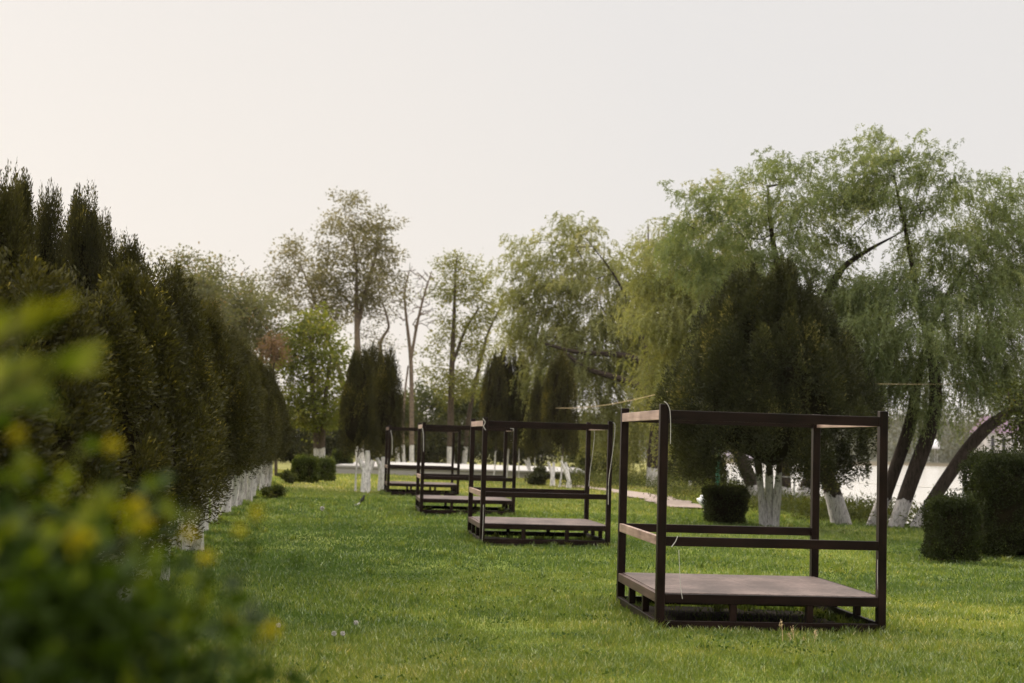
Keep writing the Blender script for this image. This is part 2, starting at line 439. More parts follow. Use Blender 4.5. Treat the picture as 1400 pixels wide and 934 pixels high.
# sandy path bending along the trees
pp = [(2.2, 57), (3.6, 53.5), (4.5, 49.5), (4.95, 45), (5.05, 41.5), (5.1, 39)]
pp = np.array(pp); tt = np.linspace(0, len(pp) - 1, 60)
pc = np.stack([np.interp(tt, np.arange(len(pp)), pp[:, 0]), np.interp(tt, np.arange(len(pp)), pp[:, 1])], -1)
for _ in range(6): pc[1:-1] = (pc[:-2] + pc[1:-1]*2 + pc[2:])/4
dd = nrm(np.gradient(pc, axis=0)); nn = np.stack([dd[:, 1], -dd[:, 0]], -1)
rg = np.random.default_rng(3)
hw = .62 + .1*np.sin(np.arange(60)*.7) + rg.normal(0, .03, 60)
cols = np.linspace(-1, 1, 7)
pv = pc[:, None, :] + nn[:, None, :]*(hw[:, None]*cols[None, :])[..., None]
pz = gz(pv[..., 0], pv[..., 1]) + .05
pv = np.concatenate([pv, pz[..., None]], -1).reshape(-1, 3)
I = (np.arange(59)[:, None]*7 + np.arange(6)[None, :]).ravel()
tag(link('path', make_mesh('path', [(pv, np.stack([I, I + 1, I + 8, I + 7], -1), simple_mat('sandy_path', (.27, .215, .19), .95, .2, 3, .3), None)], smooth=True)), kind='structure')

# far shore wood (one mass) and the two houses in it
def leafcloud(rng, centers, sig, n, L, Wd, up=0.0):
    k = rng.integers(0, len(centers), n)
    pos = centers[k] + rng.normal(0, 1, (n, 3))*np.asarray(sig)
    d = nrm(rng.normal(0, 1, (n, 3)) + A([0, 0, up])); nn_ = nrm(rng.normal(0, 1, (n, 3)))
    v, f = leaf_arrays(pos, d, nn_, L*rng.uniform(.7, 1.3, n), Wd*rng.uniform(.7, 1.3, n))
    ck = rng.uniform(0, 1, len(centers))
    return v, f, .6*ck[k] + .4*rng.uniform(0, 1, n)
rg = np.random.default_rng(11)
cx = rg.uniform(22, 330, 620); cy = far_y(cx) + 6 + rg.uniform(0, 1, 620)**1.5*120
cz = gz(cx, cy) + rg.uniform(.3, 3.2, 620)*np.interp(cx, [30, 90, 130], [.7, .8, 1.8])
v, f, r = leafcloud(rg, np.stack([cx, cy, cz], -1), (2.6, 2.6, .9), 42000, 1.0, .7)
tag(link('far_wood', make_mesh('far_wood', [(v, f, leaf_mat('far_wood_hazed', (.06, .066, .055), (.11, .115, .09), trans=.2), r)])), kind='stuff')  # leaf colour greyed, distance haze painted in

def house(name, base, w, d, h, rh, roofcol, wallcol, label, rz=0):
    e = empty(name, base, label, 'house', rz=rz)
    wm = simple_mat('plaster_' + str(round(wallcol[0], 2)), wallcol, .9, .05, 1); rm = simple_mat('roof_' + str(round(roofcol[0], 2)), roofcol, .8, .12, 1.5)
    box_obj('wall', (-w/2, w/2, -d/2, d/2, -2, h), wm, e)
    o = .5
    v = A([(-w/2-o, -d/2-o, h), (w/2+o, -d/2-o, h), (w/2+o, d/2+o, h), (-w/2-o, d/2+o, h), (-w/2+1, 0, h+rh), (w/2-1, 0, h+rh)])
    link('roof', make_mesh('roof', [(v, [[0, 1, 5, 4], [2, 3, 4, 5]], rm, None), (v, [[1, 2, 5], [3, 0, 4]], rm, None), (v, [[3, 2, 1, 0]], rm, None)]), e)
    for i in range(3):
        x = -w/2 + w*(i + .5)/3
        fr = box_obj('window', (x-.6, x+.6, -d/2-.06, -d/2+.02, 1, h-.8), simple_mat('window_frame', (.6, .6, .6), .6, .03), e, b=.02)
        box_obj('pane', (x-.5, x+.5, -d/2-.08, -d/2-.03, 1.1, h-.9), simple_mat('dark_glass', (.03, .03, .04), .1, .05), fr, b=.01)
    return e
hb = P(1362, 592, 350); hz = float(gz(hb.x, hb.y))
house('lake_house', (hb.x, hb.y, hz), 9, 7, max(4.5, hb.z - hz), 4.2, (.17, .11, .16), (.45, .43, .43), 'house with purple roof and white wall across the lake beyond the right hedge', .2)
hb = P(1014, 631, 268)
house('boathouse', (hb.x, hb.y, float(gz(hb.x, hb.y))), 7, 5, 1.6, 1.3, (.24, .21, .26), (.1, .09, .09), 'low lilac grey roofed house on the far shore seen behind the juniper stems', -.1)
# white domed canopy on the far bank
wb = P(1274, 617, 330)
e = empty('domed_canopy', (wb.x, wb.y, wb.z - .3), 'small white domed canopy on the far bank between the willow trunks', 'canopy')
v = ICO3[0].copy(); v = v[:, :]*A([1.5, 1.5, 2.4]); v[:, 2] = np.maximum(v[:, 2], -.2) + 1.1
v[:, 0] += .25*np.sin(v[:, 2])
link('cover', make_mesh('cover', [(v, ICO3[1], simple_mat('white_canvas', (.75, .75, .8), .8, .08, 1), None)], smooth=True), e)
for sx in (-1, 1):
    for sy in (-1, 1):
        v, f = tube_arrays([(sx*1.0, sy*1.0, -2.2), (sx*1.0, sy*1.0, 1.2)], [.06, .06]); link('leg', make_mesh('leg', [(v, f, M['metal'], None)]), e)

# ------------------------------------------------------------------ daybed frames
def make_daybed(loc, rz, label):
    e = empty('daybed_frame', loc, label, 'daybed', 'wooden daybed frames in a row on the lawn', rz)
    w, d, p = 2.17, 2.06, .078      # outer size, post section
    wx, wy, wz = M['wood']
    for (sx, sy) in ((0, 0), (1, 0), (0, 1), (1, 1)):
        x = 0 if sx == 0 else w - p; y = 0 if sy == 0 else d - p
        box_obj('post', (x, x + p, y, y + p, -.12, 2.10), wz, e, .004)
    def front(name, y0, y1, z0, z1): return box_obj(name, (p + .001, w - p - .001, y0, y1, z0, z1), wx, e, .003)
    def side(name, x0, x1, z0, z1, sunlit=False): return box_obj(name, (x0, x1, p + .001, d - p - .001, z0, z1), M['half_sunlit'] if name == 'platform_edge' and sunlit else (M['sunlit'] if sunlit else wy), e, .003)
    t = .045
    for (z0, z1, nm) in ((1.955, 2.045, 'top_rail'), (.28, .365, 'platform_edge'), (.045, .122, 'base_beam')):
        front(nm, .003, t, z0, z1); front(nm, d - t, d - .003, z0, z1)
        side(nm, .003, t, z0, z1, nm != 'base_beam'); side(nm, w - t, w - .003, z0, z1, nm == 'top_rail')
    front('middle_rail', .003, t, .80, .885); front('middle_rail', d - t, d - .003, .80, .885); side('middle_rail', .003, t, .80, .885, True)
    # two boards of the lying surface
    box_obj('platform_board', (t + .004, w/2 - .002, t + .004, d - t - .004, .335, .372), M['deck'], e, .003)
    box_obj('platform_board', (w/2 + .002, w - t - .004, t + .004, d - t - .004, .335, .3705), M['deck'], e, .003)
    q = .062
    for k in (1, 2):
        x = w*k/3 - q/2
        box_obj('support', (x, x + q, .006, .006 + q,  .123, .279), wz, e, .003)
        box_obj('support', (x, x + q, d - .006 - q, d - .006,  .123, .279), wz, e, .003)
        y = d*k/3 - q/2
        box_obj('support', (.006, .006 + q, y, y + q,  .123, .279), wz, e, .003)
        box_obj('support', (w - .006 - q, w - .006, y, y + q,  .123, .279), wz, e, .003)
    return e
BA = .118
FLp = [G(896.5, 867), G(655.5, 746.5), G(573.5, 704), G(528.5, 677.5)]
LB = ['nearest brown wooden daybed frame, largest of the row, before the clipped hedge and juniper',
      'second nearest brown daybed frame, with white cords hanging on its right posts',
      'third daybed frame from the camera, left of and behind the second one',
      'smallest and farthest daybed frame, beside the two whitewashed thuja stems']
beds = []
SOIL = []
for i, q in enumerate(FLp):
    if i == 0: e = make_daybed((q.x, q.y, 0), BA, LB[0])
    else:
        e = copy_tree(beds[0]); e.location = (q.x, q.y, 0); e['label'] = LB[i]
    e.rotation_euler.z = BA + (-.016, .01, -.005, .012)[i]
    beds.append(e)
    c, s = math.cos(BA), math.sin(BA)
    SOIL.append((q.x, q.y, c, s))
def bedpt(i, x, y, z):
    q = FLp[i]; c, s = math.cos(BA), math.sin(BA)
    return A([q.x + x*c - y*s, q.y + x*s + y*c, z])
# trampled bare soil under each platform
soil_m = simple_mat('bare_soil', (.05, .038, .026), .95, .35, 7, .4)
for i in range(4):
    n = 14; a = np.linspace(.0, 1, n); U, Vv = np.meshgrid(a*1.9 + .12, a*1.85 + .12)
    pts = np.stack([bedpt(i, u, v2, 0) for u, v2 in zip(U.ravel(), Vv.ravel())])
    pts[:, 2] = gz(pts[:, 0], pts[:, 1]) + .012
    I = (np.arange(n - 1)[:, None]*n + np.arange(n - 1)[None, :]).ravel()
    tag(link('soil_patch', make_mesh('soil_patch', [(pts, np.stack([I, I + 1, I + n + 1, I + n], -1), soil_m, None)])), kind='structure')

def cord(pts, r, label, mat='cord', name='cord', cat='cord', group=None, sub=8):
    pts = np.asarray([A(p) for p in pts]); n = len(pts)
    t = np.linspace(0, n - 1, (n - 1)*sub + 1)
    q = np.stack([np.interp(t, np.arange(n), pts[:, k]) for k in range(3)], -1)
    for _ in range(sub): q[1:-1] = (q[:-2] + 2*q[1:-1] + q[2:])/4
    v, f = tube_arrays(q, np.full(len(q), r), 6)
    return tag(link(name, make_mesh(name, [(v, f, M[mat], None)], smooth=True)), label, cat, group)
def bp_(i, px, py, x, y):
    """point in the plane of bed i's front (or post) that is seen at px,py"""
    q = bedpt(i, x, y, 0); return A(P(px, py, q[1]))
cg = 'white cords tied to the daybed frames'
fy = -.012
cord([bp_(0, 908, 549, .02, fy), bp_(0, 912.5, 552, .05, fy), bp_(0, 916, 560, .09, fy), bp_(0, 917, 580, .09, fy), bp_(0, 916.5, 607, .09, fy)], .0032, 'white cord hanging from the front left post top of the nearest daybed', group=cg)
cord([bp_(0, 926.5, 733, .15, fy), bp_(0, 924, 740, .15, fy), bp_(0, 918, 748, .12, fy)], .004, 'short white cord curled over the middle rail of the nearest daybed', group=cg)
cord([bp_(0, 928, 752, .2, fy), bp_(0, 929, 775, .2, fy), bp_(0, 930, 800, .2, fy), bp_(0, 933, 819, .2, fy)], .003, 'thin straight white cord dangling before the platform of the nearest daybed', group=cg)
cord([bp_(0, 1211, 562, 2.1, fy), bp_(0, 1211.5, 570, 2.1, fy)], .006, 'tiny white cord end at the right post top of the nearest daybed', group=cg)
cord([bp_(0, 1200, 765, 2.05, fy), bp_(0, 1199.5, 790, 2.05, fy), bp_(0, 1201.5, 830, 2.05, fy)], .003, 'white cord along the lower right post of the nearest daybed', group=cg)
cord([bp_(1, 660, 572, .03, fy), bp_(1, 664, 577, .07, fy), bp_(1, 660.5, 583, .04, fy), bp_(1, 664, 588, .06, fy)], .006, 'short curled white cord at the left post top of the second daybed', group=cg)
cord([bp_(1, 661, 690, .05, fy), bp_(1, 660.5, 715, .05, fy), bp_(1, 659, 746, .05, fy)], .0036, 'white cord down the lower left post of the second daybed', group=cg)
cord([bp_(1, 838, 578, 2.1, fy), bp_(1, 841, 579, 2.13, fy), bp_(1, 840, 600, 2.12, fy), bp_(1, 836, 630, 2.1, fy), bp_(1, 832, 655, 2.07, fy), bp_(1, 831.5, 690, 2.06, fy)], .0042, 'long white cord along the front right post of the second daybed', group=cg)
cord([bp_(1, 812, 588, 2.1, 1.97), bp_(1, 813, 592, 2.1, 1.97), bp_(1, 811, 615, 2.1, 1.97), bp_(1, 806.5, 645, 2.08, 1.97), bp_(1, 805, 665, 2.06, 1.97)], .0042, 'white cord along the back right post of the second daybed', group=cg)
cord([bp_(2, 577, 584, .03, fy), bp_(2, 579, 592, .07, fy), bp_(2, 579, 617, .07, fy)], .007, 'white cord on the left post of the third daybed', group=cg)
cord([bp_(2, 697, 586, 2.1, fy), bp_(2, 702, 586, 2.15, fy), bp_(2, 702, 589, 2.15, fy)], .008, 'white cord stub at the right post top of the third daybed', group=cg)
cord([bp_(3, 534, 588, .03, fy), bp_(3, 536.5, 600, .07, fy), bp_(3, 536, 622, .06, fy)], .008, 'white cord on the left post of the farthest daybed', group=cg)

# ------------------------------------------------------------------ thujas and junipers
def plume_crown(seed, z0, z1, Rm, profile, n_pl, per, pr, pl, L, Wd, mat, core=.72, flat=1.0, upb=1.0, lean=(0, 0), inner=.5, spires=0):
    rng = np.random.default_rng(seed)
    t = rng.beta(1.05, 1.0, n_pl); a = rng.uniform(0, 2*math.pi, n_pl)
    rr = profile(t)*Rm*(1 + .18*np.sin(a*3 + seed) * np.sin(t*9 + seed*2))*rng.uniform(inner, 1.04, n_pl)
    hh = z1 - z0
    c = np.stack([rr*np.cos(a), rr*np.sin(a)*flat, z0 + t*hh], -1)
    c[:, 0] += lean[0]*t; c[:, 1] += lean[1]*t
    prad = rng.uniform(*pr, n_pl); plen = rng.uniform(*pl, n_pl)
    # leaders at the very top
    k = 2
    c = np.vstack([c, np.stack([rng.normal(0, .09*Rm, k) + lean[0], rng.normal(0, .09*Rm, k) + lean[1], rng.uniform(z1 - .12*hh, z1 - .06*hh, k)], -1)])
    prad = np.append(prad, rng.uniform(pr[0]*.5, pr[0]*.9, k)); plen = np.append(plen, rng.uniform(pl[0]*.7, pl[1]*.8, k))
    if spires:
        ts = rng.uniform(.62, .97, spires); as_ = rng.uniform(0, 2*math.pi, spires); rs = profile(ts)*Rm*.86
        c = np.vstack([c, np.stack([rs*np.cos(as_) + lean[0]*ts, rs*np.sin(as_)*flat + lean[1]*ts, z0 + ts*hh + .12], -1)])
        prad = np.append(prad, rng.uniform(.08, .13, spires)); plen = np.append(plen, rng.uniform(.4, .72, spires))
    n = len(c)*per; id_ = np.repeat(np.arange(len(c)), per)
    th = rng.uniform(0, 2*math.pi, n); ph = np.arcsin(rng.uniform(-.75, 1, n))
    u = np.stack([np.cos(ph)*np.cos(th), np.cos(ph)*np.sin(th), np.sin(ph)], -1)
    sh = rng.uniform(.55, 1.08, n)[:, None]
    tap = np.where(u[:, 2] > 0, 1 - .55*u[:, 2], 1)[:, None]
    pos = c[id_] + u*np.stack([prad[id_], prad[id_], plen[id_]], -1)*sh*np.concatenate([tap, tap, np.ones_like(tap)], 1)
    out = pos.copy(); out[:, 2] = 0; out = nrm(out)
    d = nrm(A([0, 0, .6*upb]) + out*.55 + u*.75 + rng.normal(0, .5, (n, 3)))
    nn_ = nrm(rng.normal(0, 1, (n, 3)) + out*.5)
    v, f = leaf_arrays(pos, d, nn_, L*rng.uniform(.6, 1.35, n), Wd*rng.uniform(.7, 1.3, n), wide=.6)
    ck = rng.uniform(0, 1, len(c))
    r = np.clip(.5*ck[id_] + .5*rng.uniform(0, 1, n), 0, 1)
    parts = [(v, f, mat, r)]
    if core:
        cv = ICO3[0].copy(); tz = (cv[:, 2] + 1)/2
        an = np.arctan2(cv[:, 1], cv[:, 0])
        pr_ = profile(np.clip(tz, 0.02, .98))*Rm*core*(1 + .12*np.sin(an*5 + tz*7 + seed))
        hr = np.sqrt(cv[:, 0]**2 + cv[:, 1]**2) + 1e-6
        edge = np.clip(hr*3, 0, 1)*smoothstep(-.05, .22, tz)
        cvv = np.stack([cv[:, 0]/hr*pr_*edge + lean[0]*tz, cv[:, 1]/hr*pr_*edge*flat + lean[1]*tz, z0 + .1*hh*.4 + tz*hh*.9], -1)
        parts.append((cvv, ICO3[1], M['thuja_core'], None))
    return make_mesh('crown', parts)

def thuja_profile(t):
    t = np.asarray(t)
    return np.clip((t + .10)/.25, 0, 1)**.5*np.clip(1 - t, 0, 1)**.46*1.12
def column_profile(t):
    t = np.asarray(t)
    return np.clip((t + .12)/.2, 0, 1)**.5*np.clip(1.01 - t, 0, 1)**.36*1.05

def stems_mesh(seed, n, h, spread, r, mat, curve=.15):
    """a list of separate stem meshes fanning from one foot"""
    rng = np.random.default_rng(seed); out = []
    for i in range(n):
        a = 2*math.pi*(i + rng.uniform(-.3, .3))/n
        f0 = A([math.cos(a), math.sin(a), 0])*spread*.28*rng.uniform(.6, 1.2)
        f1 = A([math.cos(a), math.sin(a), 0])*spread*rng.uniform(.5, 1.25)
        t = np.linspace(0, 1, 10)
        p = f0 + (f1 - f0)*(t**1.2)[:, None]; p[:, 2] = -.06 + t*(h + .06)
        p[:, 0] += np.sin(t*4 + i*2.1)*.05 + np.sin(t*10 + 2*i)*.016; p[:, 1] += np.sin(t*5 + i*1.3)*.05
        rr = r*rng.uniform(.75, 1.2)*(1 - .35*t)*(1 + .35*np.exp(-t*9))*(1 + .06*np.sin(t*17 + i))
        v, fc = tube_arrays(p, rr, 9)
        out.append(make_mesh('trunk', [(v, fc, mat, None)], smooth=True))
    return out

TV = []
for k in range(5):
    cr = plume_crown(40 + k, 1.12, 3.55, .80, thuja_profile, 125, 330, (.12, .24), (.26, .52), .058, .019, M['thuja'], core=.66, inner=.76)
    st = stems_mesh(80 + k, 4 + k % 2, 1.6, .44, .056, M['bark_w'])
    TV.append((cr, st))
TC = []
for k in range(4):
    cr = plume_crown(140 + k, 1.1, 3.5, .98, column_profile, 110, 260, (.15, .27), (.26, .5), .08, .026, M['thuja'], core=.66, inner=.72)
    TC.append((cr, stems_mesh(180 + k, 3, 1.5, .3, .062, M['bark_w'])))
def thuja(loc, var, sc, rz, label, group, name='thuja_tree', stems=True, V_=None, low=0.):
    V_ = V_ or TV
    e = empty(name, loc, label, 'thuja', group, rz); e.scale = sc
    cr_ = link('crown', V_[var][0], e); cr_.location.z = low
    for s in V_[var][1] if stems else V_[var][1][:1]: link('trunk', s, e)
    return e
ORD = ['first', 'second', 'third', 'fourth', 'fifth', 'sixth', 'seventh', 'eighth', 'ninth', 'tenth', 'eleventh', 'twelfth', 'thirteenth', 'fourteenth',
       'fifteenth', 'sixteenth', 'seventeenth', 'eighteenth', 'nineteenth', 'twentieth', 'twenty-first', 'twenty-second', 'twenty-third', 'twenty-fourth', 'twenty-fifth']
random.seed(5)
b0 = G(285, 730); b1 = G(367, 662)
rowdir = (b1 - b0)/(b1.y - b0.y)
Ys = []
y = 7.2
while y < b1.y + .5: Ys.append(y); y += 2.0 + random.uniform(-.25, .3) + y*.006
for i, Yv in enumerate(Ys):
    p = b0 + rowdir*(Yv - b0.y)
    hsc = 3.55 + .25*math.sin(i*2.1) + .0*Yv
    if Yv < 12: hsc = 2.95 + .12*i
    w_ = random.uniform(.86, 1.06)
    label = 'dark green thuja with whitewashed stems, %s from the camera in the long left row' % ORD[i]
    thuja((p.x - .12 + random.uniform(-.15, .12), p.y, 0), i % 5, (w_, w_, hsc/3.75), random.uniform(0, 6.28), label, 'dark thujas in the long left row', low=-.40*float(1 - smoothstep(14, 19.5, Yv)))
# taller narrow spires just behind the row
for j, (px, py, Yv) in enumerate([(4, 225, 13.2), (24, 226, 14.6), (70, 243, 16.2), (116, 248, 17.4), (140, 280, 18.6), (178, 318, 20.5)]):
    t = P(px, py, Yv)
    lb = ['at the left edge of the photo', 'with the highest top', 'with a narrow pointed top between two taller ones', 'with a rounded column top standing alone', 'leaning on the rounded column', 'with a low blunt top'][j]
    w_ = (.56, .5, .42, .52, .46, .66)[j]
    thuja((t.x, t.y, 0), (j*2 + 1) % 4, (w_, w_, t.z/3.75*.95), j*1.3, 'tall thuja spire behind the left row, ' + lb, 'thuja spires behind the left row')

# thuja pair with two clear whitewashed stems (centre left)
def column(pxc, ytop, foot, wpx, var, label, group, white=True):
    b = G(*foot); t = P(pxc, ytop, b.y)
    w_ = wpx/1944*b.y/2/.98*1.12
    e = thuja((P(pxc, foot[1], b.y).x, b.y, 0), var % 4, (w_, w_, t.z/3.75), var*1.1 + pxc, label, group, stems=False, V_=TC)
    return e
gB = 'thuja columns with bare whitewashed stems'
e = column(485, 480, (497, 673), 44, 0, 'left column of the dark thuja clump over two white stems', gB)
e = column(505, 474, (512, 668), 40, 2, 'middle column of the dark thuja clump over two white stems', gB)
e = column(523, 479, (523, 671), 42, 3, 'right column of the dark thuja clump over two white stems', gB)

def forked_stem(base, tops, r, label_name='trunk', parent=None, mat=None, fork=.45):
    vf = []
    n = 8
    t = np.linspace(0, 1, n)
    top0 = A([0, 0, fork])
    p = np.outer(t, top0) + A([0, 0, -.05])*(1 - t)[:, None]
    vf.append(tube_arrays(p, r*(1.15 - .25*t), 9, True))
    for tp in tops:
        tp = A(tp)
        p = top0*.86 + np.outer(t, tp - top0*.86); p[:, :2] += (np.sin(t*3)*.02)[:, None]
        vf.append(tube_arrays(p, r*.72*(1 - .3*t), 8))
    v, f = merge(vf)
    return link(label_name, make_mesh(label_name, [(v, f, mat, None)], smooth=True), parent)
# the two visible stems: forked and painted to the tips
M['limed'] = bark_mat('limed_stem', (.06, .045, .035), 1.55, (.72, .7, .7))
for o, foot, tops in ((0, (501, 673), [(-.22, 0, 1.0), (.02, -.05, 1.3), (.2, .03, 1.0)]), (1, (523, 671), [(-.2, 0, 1.05), (.0, .05, 1.1), (.16, .05, 1.05)])):
    b = G(*foot)
    e = empty('forked_stump', (b.x, b.y - .35, 0), ('wider' if o == 0 else 'narrower') + ' whitewashed forked stem on the lawn under the thuja clump, ' + ('left' if o == 0 else 'right') + ' of two', 'tree stem', 'whitewashed forked stems')
    forked_stem(None, tops, .15 if o == 0 else .13, 'trunk', e, M['limed'], .62)

gC = 'dark thuja columns before the white terrace'
for k, (px, top, foot, wpx, lb) in enumerate([(672, 488, (668, 658), 36, 'leftmost short column before the white terrace'), (690, 478, (690, 657), 36, 'broad dark column left of the thin one before the terrace'),
        (711, 482, (718, 656), 25, 'very thin pointed dark column in the middle before the terrace'), (734, 520, (740, 662), 30, 'low round topped column between two pointed ones'), (762, 487, (775, 668), 46, 'tallest broad column on the right, over a leaning white stem')]):
    column(px, top, foot, wpx, k, lb + ', dark thuja', gC)
for k, (foot, tops, lb) in enumerate([((724, 655), [(-.25, 0, .9), (-.1, .1, 1.0)], 'thin white stem fragment below the very thin thuja column'), ((755, 664), [(-.2, 0, .95), (.02, .05, .95)], 'forked white stem below the low round topped thuja'), ((777, 669), [(-.32, 0, 1.05), (-.15, .05, 1.0)], 'leaning white stem below the tallest right thuja column'), ((741, 640), [(-.1, 0, .9), (.2, 0, .9)], 'small white fork behind the dark round shrub')]):
    b = G(*foot)
    e = empty('forked_stump', (b.x, b.y - .3, 0), lb, 'tree stem', 'whitewashed forked stems')
    forked_stem(None, tops, .1, 'trunk', e, M['limed'], .35)

# the broad juniper behind the near daybed
jb = G(1052, 722)
def jun_profile(t):
    t = np.asarray(t); return np.interp(t, [0, .08, .25, .5, .7, .85, .95, 1], [.8, 1.0, 1.0, .88, .72, .52, .34, .2])
jt = P(1040, 378, jb.y)
e = empty('juniper_tree', (jb.x, jb.y, 0), 'broad dark juniper on three close whitewashed stems behind the nearest daybed', 'juniper')
link('crown', plume_crown(7, 1.15, jt.z - .3, 2.2, jun_profile, 330, 520, (.15, .33), (.34, .85), .078, .026, M['juniper'], core=.56, flat=.9, lean=(-.12, 0), inner=.74, spires=46), e)
for k, (dx, tx) in enumerate([(-.2, -.42), (.0, -.06), (.2, .26)]):
    t = np.linspace(0, 1, 12)
    p = np.stack([dx*(.55 + .45*t) + (tx - dx)*t**1.3, .05*np.sin(k*2 + t*3), -.06 + t*2.6], -1)
    v, f = tube_arrays(p, .088*(1 - .25*t)*(1 + .14*np.sin(t*14 + k*2)) + .025*np.exp(-t*12), 10)
    link('trunk', make_mesh('trunk', [(v, f, bark_mat('juniper_bark', (.05, .037, .03), 1.15, (.62, .6, .62)), None)], smooth=True), e)

# ------------------------------------------------------------------ branching trees
class Skel:
    def __init__(s): s.p = []; s.par = []; s.minr = []; s.fx = []
    def add(s, p, par, minr=0.0):
        s.p.append(A(p)); s.par.append(par); s.minr.append(minr); return len(s.p) - 1
    def stem(s, pts, radii, par=-1, sub=4):
        pts = [A(p) for p in pts]; n = len(pts); t = np.linspace(0, n - 1, (n - 1)*sub + 1)
        q = np.stack([np.interp(t, np.arange(n), [p[k] for p in pts]) for k in range(3)], -1)
        for _ in range(2): q[1:-1] = (q[:-2] + 2*q[1:-1] + q[2:])/4
        r = np.interp(t, np.arange(n), radii)
        for i in range(len(q)):
            if i == 0 and par >= 0: continue
            par = s.add(q[i], par, r[i])
        return par
    def grow(s, targets, rng, step=.5, sag=0.0, wander=.12, zmin=None, kink=.7):
        order = np.argsort([np.min(np.linalg.norm(np.array(s.p) - t, axis=1)) for t in targets])
        P_ = np.array(s.p)
        for ti in order:
            t = targets[ti]
            P_ = np.array(s.p)
            dv = t - P_; dist = np.linalg.norm(dv, axis=1)
            cost = dist + np.maximum(0, -dv[:, 2])*kink      # rather start below than above
            if zmin is not None: cost = cost + (P_[:, 2] < zmin)*50
            j = int(np.argmin(cost)); a = P_[j]; L_ = dist[j]
            n = max(1, int(L_/step)); par = j
            side = rng.normal(0, 1, 3)*wander*L_
            for i in range(1, n + 1):
                u = i/n
                q = a + (t - a)*u + side*math.sin(u*math.pi) + A([0, 0, 1])*L_*.16*math.sin(u*math.pi) + (rng.normal(0, .035, 3)*L_ if i < n else 0)
                par = s.add(q, par)
    def finish(s, tip=.012, expo=2.3, n_big=9):
        n = len(s.p); ch = [[] for _ in range(n)]
        for i, q in enumerate(s.par):
            if q >= 0: ch[q].append(i)
        r = [0.0]*n
        for i in range(n - 1, -1, -1):
            v = sum(r[c]**expo for c in ch[i])**(1/expo) if ch[i] else tip
            r[i] = max(v, s.minr[i])
        main = [max(c, key=lambda k: r[k]) if c else -1 for c in ch]
        vf = []
        for i in range(n):
            q = s.par[i]
            if q >= 0 and main[q] == i: continue
            chain = ([q] if q >= 0 else []) + [i]
            while main[chain[-1]] >= 0: chain.append(main[chain[-1]])
            if len(chain) < 2: continue
            pts = np.array([s.p[k] for k in chain]); rr = np.array([r[k] for k in chain])
            if q >= 0: rr[0] = min(rr[0], rr[1]*1.15)
            vf.append(tube_arrays(pts, rr, n_big if rr.max() > .05 else 5))
        return merge(vf)

def clumped(rng, ells, n, Yc, depth, base, mind, per, spread):
    c = in_ellipsoids(rng, ells, max(4, n//per), Yc, depth, base, mind*1.9)
    out = [q + rng.normal(0, spread, 3)*A([1, 1, .75]) for q in c for _ in range(per)]
    return np.array(out)
def in_ellipsoids(rng, ells, n, Yc, depth, base, mind):
    """n spread points in ellipsoids given in picture pixels at distance Yc; local to base"""
    w = np.array([e_[2]*e_[3] for e_ in ells], float); w /= w.sum()
    pts = []
    tries = 0
    while len(pts) < n and tries < n*40:
        tries += 1
        k = rng.choice(len(ells), p=w); cx, cy, rx, ry = ells[k][:4]
        dep = ells[k][4] if len(ells[k]) > 4 else depth
        u = nrm(rng.normal(0, 1, 3))*rng.uniform(.25, 1)**.45
        yy = Yc + u[1]*dep*max(rx, ry)/1944*Yc + (ells[k][5] if len(ells[k]) > 5 else 0)
        q = A(P(cx + u[0]*rx, cy - u[2]*ry, Yc)); q[1] = yy
        q = q - base
        if pts and np.min(np.linalg.norm(np.array(pts) - q, axis=1)) < mind: continue
        pts.append(q)
    return np.array(pts)

def strands(rng, starts, n_per, length, leaf_step, L, Wd, droop=1.0, spread=.35, center=None):
    z0_, z1_ = np.percentile(starts[:, 2], 5), np.percentile(starts[:, 2], 97)
    """hanging willow shoots with narrow leaves"""
    P_, D_, Rr = [], [], []
    for k, s0 in enumerate(starts):
        ck = rng.uniform(0, 1); hi = float(np.clip((s0[2] - z0_)/(z1_ - z0_), 0, 1)); dr = droop*(1.15 - .9*hi**.8); ls = 1.25 - .6*hi
        for m_ in range(n_per):
            st = s0 + rng.normal(0, spread, 3)*A([1, 1, .7])
            ln = length*ls*rng.uniform(.4, 1.3)
            a = rng.uniform(0, 2*math.pi); o = A([math.cos(a), math.sin(a), 0])
            if center is not None:
                oc = s0 - center; oc[2] = 0; o = nrm(o + 1.1*oc/max(np.linalg.norm(oc), .01))
            n = max(4, int(ln/leaf_step)); u = np.linspace(0, 1, n)
            hd = (1 - (1 - u)**2)*ln*rng.uniform(.18, .5)
            zz = rng.uniform(.0, .28)*ln*np.sin(np.minimum(u*2.2, math.pi))*.5 - dr*ln*u**1.5*.85
            p = st + np.outer(hd, o); p[:, 2] += zz
            p[:, :2] += np.cumsum(rng.normal(0, .012*ln/n*6, (n, 2)), axis=0)
            tg = np.gradient(p, axis=0)
            P_.append(p); D_.append(nrm(tg)); Rr.append(np.clip(.55*ck + .2*rng.uniform() + .25*rng.uniform(0, 1, n), 0, 1))
    p = np.concatenate(P_); d = np.concatenate(D_); r = np.concatenate(Rr); n = len(p)
    d2 = nrm(d + rng.normal(0, .7, (n, 3)) + A([0, 0, -.2]))
    v, f = leaf_arrays(p + rng.normal(0, .015, (n, 3)), d2, nrm(rng.normal(0, 1, (n, 3))), L*rng.uniform(.6, 1.3, n), Wd*rng.uniform(.7, 1.3, n))
    return v, f, r

